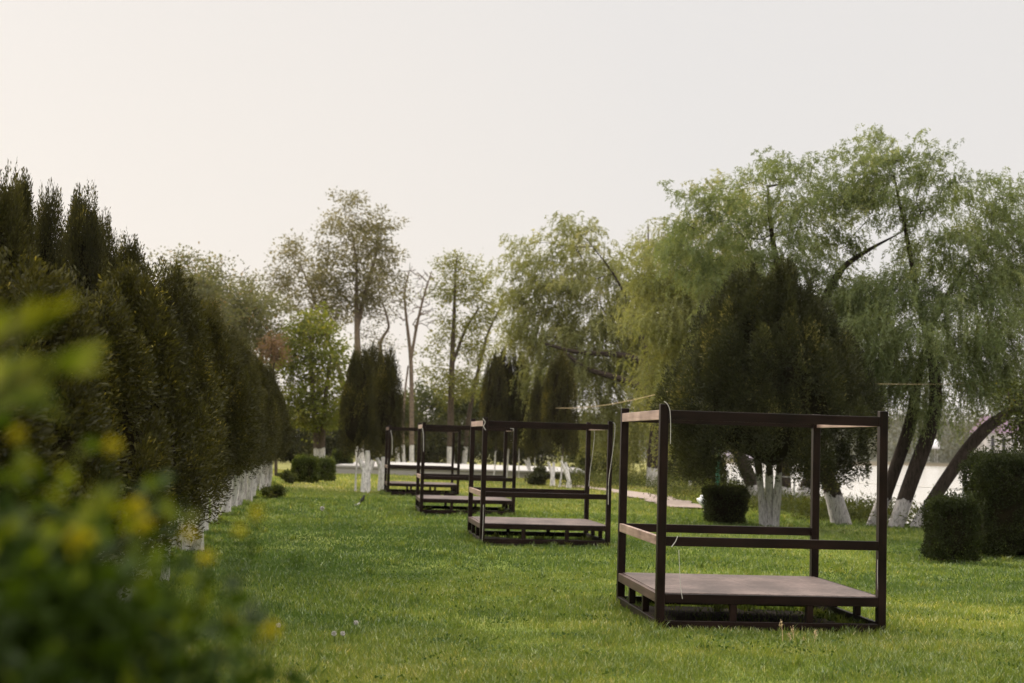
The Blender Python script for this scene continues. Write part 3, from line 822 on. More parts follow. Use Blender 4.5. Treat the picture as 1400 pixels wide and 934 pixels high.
def broad_leaves(rng, starts, n_per, sig, L, Wd, flat=.6, up=.0):
    n = len(starts)*n_per; k = np.repeat(np.arange(len(starts)), n_per)
    ck = rng.uniform(0, 1, len(starts))
    off = rng.normal(0, 1, (n, 3))*sig*A([1, 1, flat])
    pos = starts[k] + off
    d = nrm(off + rng.normal(0, .5, (n, 3))*sig + A([0, 0, up - .15*sig]))
    nn_ = nrm(rng.normal(0, .6, (n, 3)) + A([0, 0, .8]))
    v, f = leaf_arrays(pos, d, nn_, L*rng.uniform(.6, 1.3, n), Wd*rng.uniform(.7, 1.3, n), wide=.5)
    return v, f, np.clip(.5*ck[k] + .5*rng.uniform(0, 1, n), 0, 1)

def tree(name, seed, base_px, Y, stems, ells, label, cat, bark, leafm, kind='broad', n=120, depth=.8, mind=.3, n_per=60, sig=.4, L=.12, Wd=.08,
         length=1.4, step=.05, droop=1., tip=.012, zmin=None, wander=.12, group=None, expo=2.3, base_z=0, grow_step=.5, clump=0, cspread=.3, back=0.):
    rng = np.random.default_rng(seed)
    b = P(base_px[0], base_px[1], Y); base = A([b.x, b.y, base_z])
    e = empty(name, base, label, cat, group)
    sk = Skel()
    for st in stems:                       # list of (px, py, radius, dy)
        pts = []
        for q in st:
            w_ = A(P(q[0], q[1], Y)); w_[1] += q[3] if len(q) > 3 else 0
            pts.append(w_ - base)
        if len(st[0]) < 5: pts[0][2] = -.1
        sk.stem(pts, [q[2] for q in st])
    T = clumped(rng, ells, n, Y, depth, base, mind, clump, cspread) if clump else in_ellipsoids(rng, ells, n, Y, depth, base, mind)
    T[:, 1] += back
    sk.grow(list(T), rng, step=grow_step, zmin=zmin, wander=wander)
    v, f = sk.finish(tip, expo)
    link('trunk', make_mesh('trunk', [(v, f, bark, None)], smooth=True), e)
    if leafm is not None:
        if kind == 'willow':
            c = T.mean(0)
            v, f, r = strands(rng, T, n_per, length, step, L, Wd, droop, sig, c)
        else:
            v, f, r = broad_leaves(rng, T, n_per, sig, L, Wd)
        link('crown', make_mesh('crown', [(v, f, leafm, r)]), e)
    return e

# large willow on the right, several trunks in one group
wl = bark_mat('willow_bark_whitewashed', (.035, .026, .022), .62, (.5, .48, .5))
tree('willow_tree', 21, (1216, 720), 33.2,
     [[(1200, 717, .17, .5), (1226, 650, .15, .3), (1252, 575, .15, .3), (1262, 520, .11, .5), (1290, 430, .07, .8), (1330, 360, .04, .6)],
      [(1223, 720, .19), (1243, 665, .17), (1268, 600, .18), (1281, 555, .16), (1277, 490, .12), (1262, 410, .08, .4), (1245, 330, .05, .2), (1222, 240, .025)],
      [(1244, 722, .16, -.3), (1277, 672, .15, -.3), (1318, 612, .15, -.3), (1342, 582, .14, -.5), (1375, 560, .10, -.6), (1410, 520, .07, -.6)]],
     [(1235, 250, 75, 55), (1195, 205, 16, 32), (1290, 255, 55, 45), (1345, 300, 60, 42), (1250, 440, 105, 80), (1350, 430, 75, 95), (1210, 500, 55, 42), (1395, 330, 45, 70), (1300, 505, 90, 42), (1310, 350, 70, 40), (1215, 440, 60, 75), (1370, 490, 60, 55), (1385, 290, 30, 35)],
     'large weeping willow at right on leaning whitewashed trunks by the lake', 'willow', wl, M['willow'], 'willow', n=590, depth=.8, mind=.28, n_per=14, sig=.17,
     L=.09, Wd=.021, length=.72, step=.026, droop=.85, tip=.005, zmin=1.5, clump=5, cspread=.24)
wl2 = bark_mat('willow_bark_whitewashed_lean', (.035, .026, .022), .68, (.5, .48, .5))
tree('willow_tree', 22, (1152, 714), 34.0,
     [[(1152, 713, .25), (1138, 670, .2), (1115, 612, .18), (1096, 550, .16), (1098, 480, .15), (1122, 420, .125), (1150, 365, .08), (1190, 340, .045), (1232, 318, .012)],
      [(1098, 480, .11, 0, 1), (1075, 400, .09, .3, 1), (1060, 320, .06, .5, 1), (1055, 250, .04, .5, 1)]],
     [(1075, 262, 70, 48), (1120, 270, 70, 60), (1030, 300, 55, 50), (1010, 360, 50, 55), (1080, 340, 60, 40), (1150, 440, 60, 70), (1130, 345, 40, 50), (985, 300, 40, 45), (950, 350, 35, 45), (1170, 520, 40, 45)],
     'tall willow on one whitewashed trunk leaning left, seen through the nearest daybed', 'willow', wl2, M['willow'], 'willow', n=410, depth=.8, mind=.28, n_per=14, sig=.17,
     L=.09, Wd=.021, length=.62, step=.027, droop=.75, tip=.005, zmin=1.5, clump=5, cspread=.24)
tree('willow_tree', 23, (1085, 694), 43.0,
     [[(1072, 692, .24), (1072, 640, .2), (1060, 560, .16), (1020, 480, .12), (985, 400, .08)],
      [(1092, 692, .2), (1110, 640, .18), (1135, 580, .14), (1150, 520, .1)],
      [(1042, 690, .24, -.5), (1015, 640, .2, -.5), (995, 590, .17, -.3), (965, 520, .13), (945, 440, .09), (935, 370, .06)]],
     [(955, 345, 40, 45), (985, 290, 35, 35), (930, 420, 55, 60), (985, 400, 55, 70), (915, 350, 30, 35), (930, 510, 45, 55), (980, 500, 40, 50), (945, 560, 35, 40)],
     'middle willow leaning over the dark juniper with a spread of trunks behind it', 'willow', bark_mat('willow_bark_mid', (.035, .027, .022), .6, (.5, .48, .5)), M['willow_gold'], 'willow', n=400, depth=.9, mind=.3, n_per=14, sig=.25,
     L=.11, Wd=.028, length=1.0, step=.038, droop=.95, tip=.006, zmin=1.6, clump=5, cspread=.3)
tree('willow_tree', 24, (891, 665), 60.5,
     [[(892, 666, .3), (894, 620, .27), (898, 570, .24), (885, 533, .2), (850, 518, .15), (800, 505, .1), (770, 480, .07)],
      [(898, 570, .2, 0, 1), (890, 500, .18, .3, 1), (855, 484, .14, .2, 1), (790, 483, .1, 0, 1), (745, 470, .06, 0, 1)],
      [(890, 500, .14, .3, 1), (870, 430, .09, .5, 1), (840, 372, .04, .3, 1), (800, 325, .012, 0, 1)]],
     [(795, 335, 45, 38), (745, 350, 35, 35), (722, 390, 22, 45), (800, 410, 75, 50), (865, 385, 50, 45), (745, 450, 45, 45), (800, 520, 60, 55), (870, 470, 50, 50), (905, 390, 42, 50), (900, 470, 40, 60), (850, 560, 50, 40), (770, 500, 45, 45), (835, 450, 60, 45), (760, 380, 50, 40)],
     'yellowish willow left of the juniper, with a thick whitewashed trunk by the path', 'willow', bark_mat('willow_bark_far', (.04, .03, .025), .78, (.55, .53, .53)), M['willow_gold'], 'willow', n=560, depth=.8, mind=.38, n_per=13, sig=.32,
     L=.15, Wd=.042, length=1.35, step=.055, droop=.95, tip=.007, zmin=2, clump=5, cspread=.4, back=1.8)

# broadleaf trees at the far end
tree('ash_tree', 31, (492, 640), 84, [[(492, 640, .26), (491, 560, .24), (489, 480, .2), (487, 420, .13), (488, 360, .08), (480, 310, .03)], [(488, 450, .15, 0, 1), (500, 390, .12, .5, 1), (515, 340, .07, .5, 1)]],
     [(480, 330, 48, 42), (512, 360, 32, 60), (455, 370, 32, 40), (478, 290, 22, 16), (512, 300, 18, 18), (490, 400, 45, 28), (532, 345, 14, 28), (438, 385, 20, 30), (545, 385, 10, 25), (470, 285, 18, 12), (525, 300, 14, 14)],
     'tallest ash like tree with a dense rounded crown, just left of centre', 'tree', M['bark_pale'], M['ash'], n=350, depth=.8, mind=.4, n_per=36, sig=.27, L=.2, Wd=.1, zmin=6, tip=.006, clump=5, cspread=.33)
tree('ash_tree', 32, (500, 640), 86, [[(497, 640, .2), (480, 560, .16), (462, 500, .13), (446, 460, .1), (430, 410, .07), (410, 360, .04)]],
     [(418, 400, 38, 45), (400, 345, 18, 25), (440, 430, 30, 30), (388, 390, 18, 30), (415, 450, 30, 22)],
     'brownish leaning tree with a thin crown, left of the tallest tree', 'tree', M['bark_pale'], M['ash'], n=210, depth=.8, mind=.36, n_per=34, sig=.27, L=.19, Wd=.1, zmin=6, tip=.006, clump=5, cspread=.33)
tree('crooked_tree', 33, (545, 640), 85, [[(545, 640, .13), (538, 560, .11), (520, 480, .1), (520, 465, .09), (533, 448, .08), (528, 430, .06), (522, 410, .04)]],
     [(505, 440, 18, 25), (528, 420, 14, 25), (515, 468, 20, 18), (535, 470, 14, 14)],
     'small crooked tree with an s shaped stem right of the tallest tree', 'tree', M['bark_pale'], M['ash'], n=45, depth=.8, mind=.3, n_per=22, sig=.3, L=.17, Wd=.08, zmin=5)
tree('bare_tree', 34, (562, 638), 86, [[(563, 638, .15), (563, 560, .14), (562, 490, .12), (556, 440, .09), (552, 400, .06), (560, 370, .03)], [(562, 490, .1, 0, 1), (570, 440, .08, .3, 1), (580, 400, .05, .3, 1), (590, 370, .03, .3, 1)], [(553, 638, .1), (550, 590, .09), (553, 540, .07), (558, 500, .05)]],
     [(560, 385, 22, 28), (580, 395, 18, 30), (545, 420, 14, 25), (590, 430, 10, 25), (570, 430, 25, 20)],
     'leafless bare tree with thin twigs and whitewashed feet behind the white terrace', 'tree', M['bark_pale'], None, n=170, depth=.9, mind=.14, tip=.017, zmin=4, wander=.2)
tree('slim_tree', 35, (616, 638), 87, [[(616, 638, .24), (616, 560, .2), (618, 490, .17), (621, 430, .12), (622, 380, .07), (625, 350, .04)], [(618, 500, .11, 0, 1), (635, 450, .09, .4, 1), (655, 420, .06, .4, 1)]],
     [(625, 365, 26, 22), (615, 400, 25, 25), (650, 400, 26, 24), (665, 425, 22, 18), (610, 445, 18, 18), (645, 445, 24, 14), (600, 478, 22, 14), (640, 478, 22, 16), (590, 505, 16, 14), (622, 520, 35, 18)],
     'slim green tree with layered airy branches and a straight whitewashed trunk', 'tree', M['bark_w_far'], M['slim'], n=300, depth=.8, mind=.3, n_per=28, sig=.25, L=.18, Wd=.1, zmin=3, tip=.006, clump=4, cspread=.34)
tree('slim_tree', 36, (634, 638), 88, [[(634, 638, .17), (640, 570, .14), (655, 500, .11), (668, 450, .08), (690, 410, .04)]],
     [(672, 440, 18, 18), (655, 480, 18, 22), (690, 420, 14, 14), (645, 530, 28, 20), (680, 480, 16, 20)],
     'thin tree leaning right beside the slim straight one, whitewashed foot', 'tree', M['bark_w_far'], M['slim'], n=120, depth=.8, mind=.3, n_per=22, sig=.25, L=.17, Wd=.09, zmin=3, tip=.006, clump=4, cspread=.3)
tree('maple_tree', 37, (437, 646), 66, [[(434, 646, .16), (433, 600, .15), (430, 555, .12), (425, 500, .08), (425, 460, .05)], [(441, 646, .15), (440, 600, .14), (445, 540, .1), (452, 490, .06)]],
     [(428, 455, 30, 28), (405, 490, 24, 30), (450, 490, 26, 35), (430, 520, 45, 35), (405, 545, 28, 30), (455, 550, 24, 30), (430, 570, 45, 22), (440, 440, 14, 14)],
     'bright yellow green young maple with a double whitewashed trunk behind the clipped hedge', 'tree', bark_mat('maple_bark', (.1, .075, .06), 1.15, (.65, .63, .63)), M['maple'], n=330, depth=.85, mind=.28, n_per=42, sig=.24, L=.15, Wd=.11, zmin=2, tip=.006, clump=4, cspread=.22)
for k, (px, ells, lb, lm) in enumerate([
    (262, [(250, 400, 30, 35), (245, 365, 18, 18), (275, 420, 32, 42), (225, 370, 10, 12)], 'hazy rusty topped tree rising directly above the left row', 'bushtree'),
    (312, [(290, 395, 30, 28), (310, 430, 40, 45), (290, 365, 16, 14), (335, 430, 28, 30)], 'grey green dome shaped tree beyond the far part of the left row', 'bushtree'),
    (355, [(345, 440, 32, 38), (365, 470, 30, 40), (330, 390, 12, 18), (375, 430, 16, 25)], 'loose grey green tree between the left row and the maple', 'bushtree')]):
    tree('bushy_tree', 50 + k, (px, 640), 62 + 3*k, [[(px, 640, .16), (px - 3, 560, .14), (px + 4, 480, .1), (px, 430, .06)]], ells, lb, 'tree', M['bark'], M[lm], n=200, depth=.9, mind=.28, n_per=44, sig=.25, L=.15, Wd=.09, zmin=2, tip=.006, clump=4, cspread=.28,
         group='hazy trees beyond the left row')
tree('rusty_tree', 55, (378, 640), 60, [[(378, 640, .07), (376, 560, .06), (374, 500, .04)]], [(374, 470, 8, 12), (378, 486, 8, 9), (368, 482, 7, 8)], 'small tree with rusty red leaves at the left edge of the maple', 'tree', M['bark'], M['rust'], n=30, depth=.8, mind=.2, n_per=40, sig=.22, L=.12, Wd=.08, zmin=2)
tree('bare_sapling', 56, (336, 640), 70, [[(336, 640, .07), (336, 500, .06), (337, 400, .03)]], [(338, 380, 10, 22), (345, 400, 8, 14)], 'bare twiggy sapling top poking out above the grey green trees', 'tree', M['bark_pale'], None, n=26, mind=.15, tip=.012, zmin=4)
tree('dark_tree', 57, (1408, 700), 31, [[(1412, 705, .14), (1408, 620, .12), (1402, 560, .08)]], [(1395, 545, 26, 25), (1400, 590, 28, 28), (1420, 570, 30, 50)], 'dark yellowish tree at the right edge above the big clipped hedge', 'tree', M['bark'], M['under'], n=70, mind=.18, n_per=60, sig=.2, L=.08, Wd=.05, zmin=1)
tree('poplar_tree', 58, (888, 640), 92, [[(888, 645, .2), (887, 500, .16), (887, 380, .1), (886, 310, .04)]], [(886, 320, 12, 16), (870, 335, 14, 14), (900, 340, 12, 12), (886, 360, 14, 14)], 'thin sparse tree top showing above the yellowish willow', 'tree', M['bark'], M['slim'], n=28, mind=.3, n_per=26, sig=.3, L=.18, Wd=.09, zmin=8)

# ------------------------------------------------------------------ understorey shrubs behind the terrace
def shrub(name, px, foot, w_px, top, Y, matn, label, seed, n_cl=26, n=2600, L=.1, Wd=.06, cat='shrub', group=None, dflat=.8):
    rng = np.random.default_rng(seed); b = P(px, foot, Y); w_ = w_px/1944*Y/2; h = P(px, top, Y).z
    e = empty(name, (b.x, Y, 0), label, cat, group)
    u = nrm(rng.normal(0, 1, (n_cl, 3)))*rng.uniform(.3, 1, (n_cl, 1))**.5
    c = np.stack([u[:, 0]*w_*.85, u[:, 1]*w_*dflat, np.clip(h*.5 + u[:, 2]*h*.46, .08, h)], -1)
    v, f, r = leafcloud(rng, c, (w_*.17, w_*.17, h*.09), n, L, Wd, .3)
    keep = v.reshape(-1, 4, 3)[:, :, 2].min(1) > 0.0
    f = f[keep]; r = r[keep]
    link('foliage', make_mesh('foliage', [(v, f, M[matn], r)]), e)
    vf = []
    for k in range(0, n_cl, 2):
        vf.append(tube_arrays(np.array([rng.normal(0, .05, 3)*A([1, 1, 0]) - A([0, 0, .03]), c[k]*A([.5, .5, .5]), c[k]]), [.022, .016, .007], 5))
    v, f = merge(vf); link('stem', make_mesh('stem', [(v, f, M['bark'], None)], smooth=True), e)
    return e
gU = 'shrubs in the dark thicket behind the white terrace'
us = [(405, 90, 572, 88, 'shrub', 'dark shrub behind the clipped hedge pair at the far left of the thicket'),
      (450, 90, 568, 90, 'shrub', 'dark shrub behind the maple trunk'),
      (545, 70, 535, 92, 'under', 'yellow green shrub behind the farthest daybed left post'),
      (585, 80, 522, 96, 'under', 'high yellow green shrub between the bare tree and the slim tree'),
      (632, 74, 530, 93, 'under', 'olive shrub around the slim tree foot'),
      (664, 70, 515, 97, 'under', 'tall olive shrub behind the leftmost terrace thuja'),
      (700, 70, 545, 92, 'shrub', 'dark shrub behind the thin thuja column'),
      (740, 80, 540, 90, 'shrub', 'dark shrub behind the tallest terrace thuja'),
      (800, 70, 570, 80, 'under', 'yellow green shrub behind the right end of the terrace'),
      (845, 60, 575, 78, 'under', 'olive shrub below the yellowish willow'),
      (925, 60, 600, 70, 'under', 'green shrub right of the thick white willow trunk'),
      (500, 120, 545, 95, 'shrub', 'dark wide shrub behind the thuja clump'),
      (600, 150, 572, 90, 'shrub', 'long low dark shrub right behind the white terrace'),
      (960, 60, 590, 58, 'shrub', 'dark shrub below the left side of the juniper')]
for k, (px, w_, top, Y, mn, lb) in enumerate(us):
    shrub('thicket_shrub', px, 640, w_, top, Y, mn, lb, 200 + k, n_cl=52, n=6500, L=.2, Wd=.13, group=gU)
shrub('round_shrub', 735, 663, 34, 638, 56, 'shrub', 'small dark round shrub before the white terrace between white stems', 231, 22, 2600, .1, .06)
shrub('round_shrub', 392, 662, 26, 645, 50, 'under', 'low yellowish weedy shrub left of the clipped hedge pair', 232, 16, 1400, .1, .04)
shrub('leafy_shrub', 372, 690, 34, 664, 38, 'under', 'low green tuft at the far foot of the left row', 233, 16, 1600, .09, .03)

# ------------------------------------------------------------------ clipped hedges
def clipped(name, px0, px1, foot, top, label, matn, seed, L=.035, Wd=.022, dens=2600, depth=None, rnd_=.12, Y=None, taper=.0, group=None):
    rng = np.random.default_rng(seed)
    b = G((px0 + px1)/2, foot); Y = Y or b.y
    x0 = P(px0, foot, Y).x; x1 = P(px1, foot, Y).x; h = P((px0 + px1)/2, top, Y).z
    w_ = x1 - x0; dp = depth or w_
    e = empty(name, ((x0 + x1)/2, Y + dp/2, 0), label, 'hedge', group)
    def surf(n):
        fc = rng.choice(5, n, p=A([h*w_, h*w_, h*dp, h*dp, w_*dp*1.4])/(2*h*w_ + 2*h*dp + 1.4*w_*dp))
        u = rng.uniform(-1, 1, n); v_ = rng.uniform(-1, 1, n); p = np.zeros((n, 3)); nn_ = np.zeros((n, 3))
        for k in range(5):
            s = fc == k
            if k < 2: p[s] = np.stack([u[s], np.full(s.sum(), (-1, 1)[k]), v_[s]], -1); nn_[s] = (0, (-1, 1)[k], 0)
            elif k < 4: p[s] = np.stack([np.full(s.sum(), (-1, 1)[k - 2]), u[s], v_[s]], -1); nn_[s] = ((-1, 1)[k - 2], 0, 0)
            else: p[s] = np.stack([u[s], v_[s], np.ones(s.sum())], -1); nn_[s] = (0, 0, 1)
        # round the box
        pr = p/((np.abs(p)**6).sum(1)**(1/6))[:, None]
        lump = 1 + rnd_*.5*(np.sin(p[:, 0]*4 + seed)*np.sin(p[:, 1]*5 + 1)*np.sin(p[:, 2]*4 + 2) + .4*np.sin(p[:, 0]*11 + p[:, 2]*9 + seed))
        q = pr*lump[:, None]*A([w_/2, dp/2, h/2]) + A([0, 0, h/2])
        q[:, :2] *= (1 + taper*(q[:, 2:]/h - .5))
        return q, nn_
    area = 2*h*w_ + 2*h*dp + w_*dp
    n = int(area*dens)
    q, nn_ = surf(n)
    q -= nn_*np.abs(rng.normal(0, .05, n))[:, None]; q += rng.normal(0, .018, (n, 3))
    # shoots escaping at the top
    top_ = (nn_[:, 2] > .5) & (rng.uniform(0, 1, n) < .3); q[top_, 2] += np.abs(rng.normal(0, .075, top_.sum()))
    gap = vnoise(q[:, 0]*1.3 + q[:, 1], q[:, 2] + q[:, 1]*.7, .16, seed); q -= nn_*(np.clip(gap - .55, 0, 1)*.28)[:, None]
    q[:, 2] = np.maximum(q[:, 2], .02)
    d = nrm(nn_*.7 + A([0, 0, .5]) + rng.normal(0, .7, (n, 3)))
    v, f = leaf_arrays(q, d, nrm(nn_ + rng.normal(0, .6, (n, 3))), L*rng.uniform(.6, 1.4, n), Wd*rng.uniform(.7, 1.3, n), wide=.5)
    cv = ICO3[0].copy(); cv = cv/((np.abs(cv)**5).sum(1)**(1/5))[:, None]
    cv = cv*A([w_/2 - .07, dp/2 - .07, h/2 - .06])*.97 + A([0, 0, h/2 - .02]); cv[:, :2] *= (1 + taper*(cv[:, 2:]/h - .5))
    cv[:, 2] = np.maximum(cv[:, 2], .01)
    link('foliage', make_mesh('foliage', [(v, f, M[matn], np.clip(rng.normal(.45, .25, n) , 0, 1)), (cv, ICO3[1], M['thuja_core'], None)]), e)
    vf = [tube_arrays([(rng.uniform(-.3, .3)*w_, rng.uniform(-.3, .3)*dp, -.05), (rng.uniform(-.3, .3)*w_, rng.uniform(-.3, .3)*dp, h*.6)], [.025, .012], 6) for _ in range(5)]
    v, f = merge(vf); link('stem', make_mesh('stem', [(v, f, M['bark'], None)], smooth=True), e)
    return e
clipped('clipped_hedge', 966, 1024, 719, 667, 'dark clipped box hedge standing before the white juniper stems', 'hedge', 61, dens=3000, taper=.22, depth=.95)
clipped('clipped_hedge', 1278, 1344, 771, 684, 'lower clipped hedge at right, before its taller neighbour', 'hedge', 62, dens=6000, rnd_=.24, L=.034, Wd=.02)
clipped('clipped_hedge', 1343, 1450, 771, 624, 'tallest clipped hedge block at the right edge', 'hedge', 63, dens=5000, rnd_=.2, Y=23.6, L=.036, Wd=.022)
clipped('clipped_hedge', 397, 432, 661, 627, 'left square clipped hedge of the pair before the maple', 'hedge_l', 64, dens=2600, L=.06, Wd=.04)
clipped('clipped_hedge', 430, 455, 660, 629, 'right narrower clipped hedge of the pair before the maple', 'hedge_l', 65, dens=2600, L=.06, Wd=.04, Y=53.5)
clipped('clipped_hedge', 453, 478, 645, 618, 'small rounded bright hedge behind the clipped pair', 'hedge_l', 66, dens=1500, L=.08, Wd=.05, rnd_=.3)

# ------------------------------------------------------------------ white terrace
e = empty('white_terrace', (0, 66, 0), 'long low white concrete terrace with shaded base at the far end of the lawn', 'terrace')
xl = P(456, 645, 66).x; xr = P(806, 645, 66).x
v, q, t = box_arrays(xl, xr, 0, 13, .28, .40, b=.02); link('slab', make_mesh('slab', [(v, q, M['white'], None), (v, t, M['white'], None)]), e)
xm = P(735, 645, 66).x
v, q, t = box_arrays(xl + .1, xm, .05, 12.6, -.1, .279, b=.02); link('white_base', make_mesh('white_base', [(v, q, M['white'], None), (v, t, M['white'], None)]), e)
v, q, t = box_arrays(xm + .01, xr - .4, .5, 12.6, -.1, .279, b=.02); link('shaded_base', make_mesh('shaded_base', [(v, q, M['concrete'], None), (v, t, M['concrete'], None)]), e)  # overhang shadow given to this base as its own dark colour

# ------------------------------------------------------------------ small things at the lake side
e = empty('lakeside_fence', (9.9, 34.4, 0), 'thin metal post fence along the lake bank behind the willow trunks', 'fence')
fp = np.array([(11.9, 30.2), (10.75, 32.6), (9.75, 35), (9.0, 37.6), (8.45, 40.4), (8.15, 43.2), (8.0, 46), (7.9, 49)])
tops = []
for x, y in fp:
    lx, ly = x - 9.9 - .35, y - 34.4
    v, f = tube_arrays([(lx, ly, -.3), (lx, ly, .98)], [.028, .026], 8); link('post', make_mesh('post', [(v, f, M['metal'], None)], smooth=True), e)
    tops.append((lx, ly))
for hgt in (.55, .93):
    v, f = tube_arrays([(x, y, hgt) for x, y in tops], [.011]*len(tops), 6); link('rail', make_mesh('rail', [(v, f, M['metal'], None)], smooth=True), e)
gp = G(981, 672); gp = P(981, 668, 46)
e = empty('green_pole', (gp.x, gp.y, 0), 'slim green painted pole by the lake left of the clipped hedge', 'pole')
v, f = tube_arrays([(0, 0, -.2), (0, 0, 3.2)], [.07, .055], 10); link('shaft', make_mesh('shaft', [(v, f, M['green_paint'], None)], smooth=True), e)
v, f = tube_arrays([(0, 0, -.02), (0, 0, .12)], [.12, .11], 12); link('foot', make_mesh('foot', [(v, f, M['green_paint'], None)]), e)
mp_ = P(943, 668, 55)
e = empty('marker_post', (mp_.x, mp_.y, 0), 'short white marker post in the undergrowth left of the hedge', 'post')
box_obj('shaft', (-.07, .07, -.07, .07, -.1, .36), M['white'], e, .015)
v, f = tube_arrays([(0, 0, .361), (0, 0, .42)], [.06, .02], 10); link('cap', make_mesh('cap', [(v, f, M['white'], None)]), e)
bb = G(968, 702)
e = empty('litter_bin', (bb.x, bb.y, 0), 'small grey lilac bin left of the clipped hedge at the path', 'bin')
v, f = tube_arrays([(0, 0, 0), (0, 0, .02), (0, 0, .2), (0, 0, .21)], [.09, .105, .125, .13], 14, False)
link('body', make_mesh('body', [(v, f, simple_mat('lilac_plastic', (.3, .26, .33), .6, .1), None)], smooth=True), e)
rg = np.random.default_rng(4); v = ICO3[0].copy()
v = v*(1 + .22*np.sin(v[:, :1]*7 + v[:, 2:]*5) + .12*np.sin(v[:, 1:2]*13)) * A([.16, .13, .15]) + A([-.12, 0, .31])
tag(link('plastic_bag', make_mesh('plastic_bag', [(v + A([bb.x, bb.y, 0]), ICO3[1], simple_mat('white_plastic', (.72, .74, .78), .4, .1), None)], smooth=True)), 'crumpled white plastic bag slumped on the grey lilac bin', 'bag')

# ropes
a_ = P(757, 558, 54.4); c_ = P(938, 529, 31.2)
sag = [A(a_)*(1 - u) + A(c_)*u - A([0, 0, 1])*.16*math.sin(u*math.pi) for u in np.linspace(0, 1, 9)]
cord(sag, .0068, 'tan rope sagging from the tall thuja column to the juniper', 'rope', 'rope', 'rope')
a_ = P(1140, 523, 30.6); c_ = P(1372, 522, 33.4)
sag = [A(a_)*(1 - u) + A(c_)*u - A([0, 0, 1])*.05*math.sin(u*math.pi) for u in np.linspace(0, 1, 7)]
cord(sag, 0.0048, 'thin taut rope from the juniper to the large right willow', 'rope', 'rope', 'rope')

# blackbird
bq = G(498, 689)
e_pos = A([bq.x, bq.y, float(gz(bq.x, bq.y))])
def bird():
    spine = np.array([(-.17, 0, .035), (-.10, 0, .055), (-.06, 0, .075), (-.01, 0, .10), (.035, 0, .125), (.062, 0, .152), (.082, 0, .17), (.10, 0, .174), (.112, 0, .174), (.138, 0, .172)])
    rad = np.array([.012, .016, .028, .043, .042, .026, .025, .016, .006, .001])
    t = np.linspace(0, len(spine) - 1, 46)
    sp = np.stack([np.interp(t, np.arange(len(spine)), spine[:, k]) for k in range(3)], -1); rr = np.interp(t, np.arange(len(spine)), rad)
    for _ in range(3): sp[1:-1] = (sp[:-2] + 2*sp[1:-1] + sp[2:])/4; rr[1:-1] = (rr[:-2] + 2*rr[1:-1] + rr[2:])/4
    vf = [tube_arrays(sp, rr, 12)]
    for s in (-1, 1):
        vf.append(tube_arrays([(.0, s*.018, .075), (-.004, s*.02, .045), (.008, s*.02, .02), (.006, s*.02, .004)], [.012, .006, .004, .004], 6))
        for dx in (-.012, .0, .012): vf.append(tube_arrays([(.006, s*.02, .004), (.03, s*.02 + dx, .002)], [.003, .002], 5))
        vf.append(tube_arrays([(.03, s*.036, .12), (-.02, s*.042, .098), (-.09, s*.03, .065), (-.13, s*.016, .05)], [.008, .02, .014, .004], 8))
    v, f = merge(vf); return v, f
v, f = bird()
e = empty('blackbird', e_pos, 'small black bird standing on the lawn below the whitewashed stems', 'bird'); e.scale = (1.05, 1.05, 1.05); e.rotation_euler = (0, R(-30), R(8))
link('body', make_mesh('body', [(v, f, simple_mat('black_feathers', (.012, .011, .011), .5, .3, 60), None)], smooth=True), e)
lq = G(488, 692)
rg = np.random.default_rng(8); n = 7; U, V_ = np.meshgrid(np.linspace(-1, 1, n), np.linspace(-1, 1, n))
sv = np.stack([U*.055 + V_*.02, V_*.03, .045 + .025*np.sin(U*3) + .02*V_ + rg.normal(0, .006, U.shape)], -1).reshape(-1, 3) + A([lq.x, lq.y, 0])
I = (np.arange(n - 1)[:, None]*n + np.arange(n - 1)[None, :]).ravel()
tag(link('paper_scrap', make_mesh('paper_scrap', [(sv, np.stack([I, I + 1, I + n + 1, I + n], -1), M['white'], None)])), 'crumpled white scrap of paper on the lawn next to the bird', 'litter')

# dandelion clocks and tall seed stalks
def dandelion(px, py, hgt, rr, label, seed):
    rng = np.random.default_rng(seed); q = G(px, py)
    e = empty('dandelion', (q.x, q.y, float(gz(q.x, q.y))), label, 'dandelion', 'dandelion clocks in the lawn')
    v, f = tube_arrays([(0, 0, -.02), (.01, 0, hgt*.5), (.0, .01, hgt)], [.003, .0025, .002], 5); link('stalk', make_mesh('stalk', [(v, f, M['under'], None)]), e)
    n = 150; d = nrm(rng.normal(0, 1, (n, 3)))
    v, f = leaf_arrays(np.tile(A([0, .01, hgt]), (n, 1)) + d*rr*.3, d, nrm(rng.normal(0, 1, (n, 3))), np.full(n, rr*.7), np.full(n, rr*.3), wide=.9)
    link('seed_head', make_mesh('seed_head', [(v, f, M['cord'], None)]), e)
for k, (px, py, lb) in enumerate([(486, 866, 'white dandelion clock standing tallest before the second daybed'), (456, 880, 'left of two low white dandelion clocks in the near lawn'), (468, 880, 'right of two low white dandelion clocks in the near lawn'), (440, 710, 'pale dandelion clock in the middle lawn near the left row'), (380, 868, 'white dandelion clock beside the flowering bush')]):
    dandelion(px, py, .1 if k != 3 else .22, .022 if k != 3 else .05, lb, 300 + k)
stalk_l = [(1070, 884, 850), (1079, 884, 866), (1084, 882, 860), (1098, 886, 872), (1112, 884, 862)]
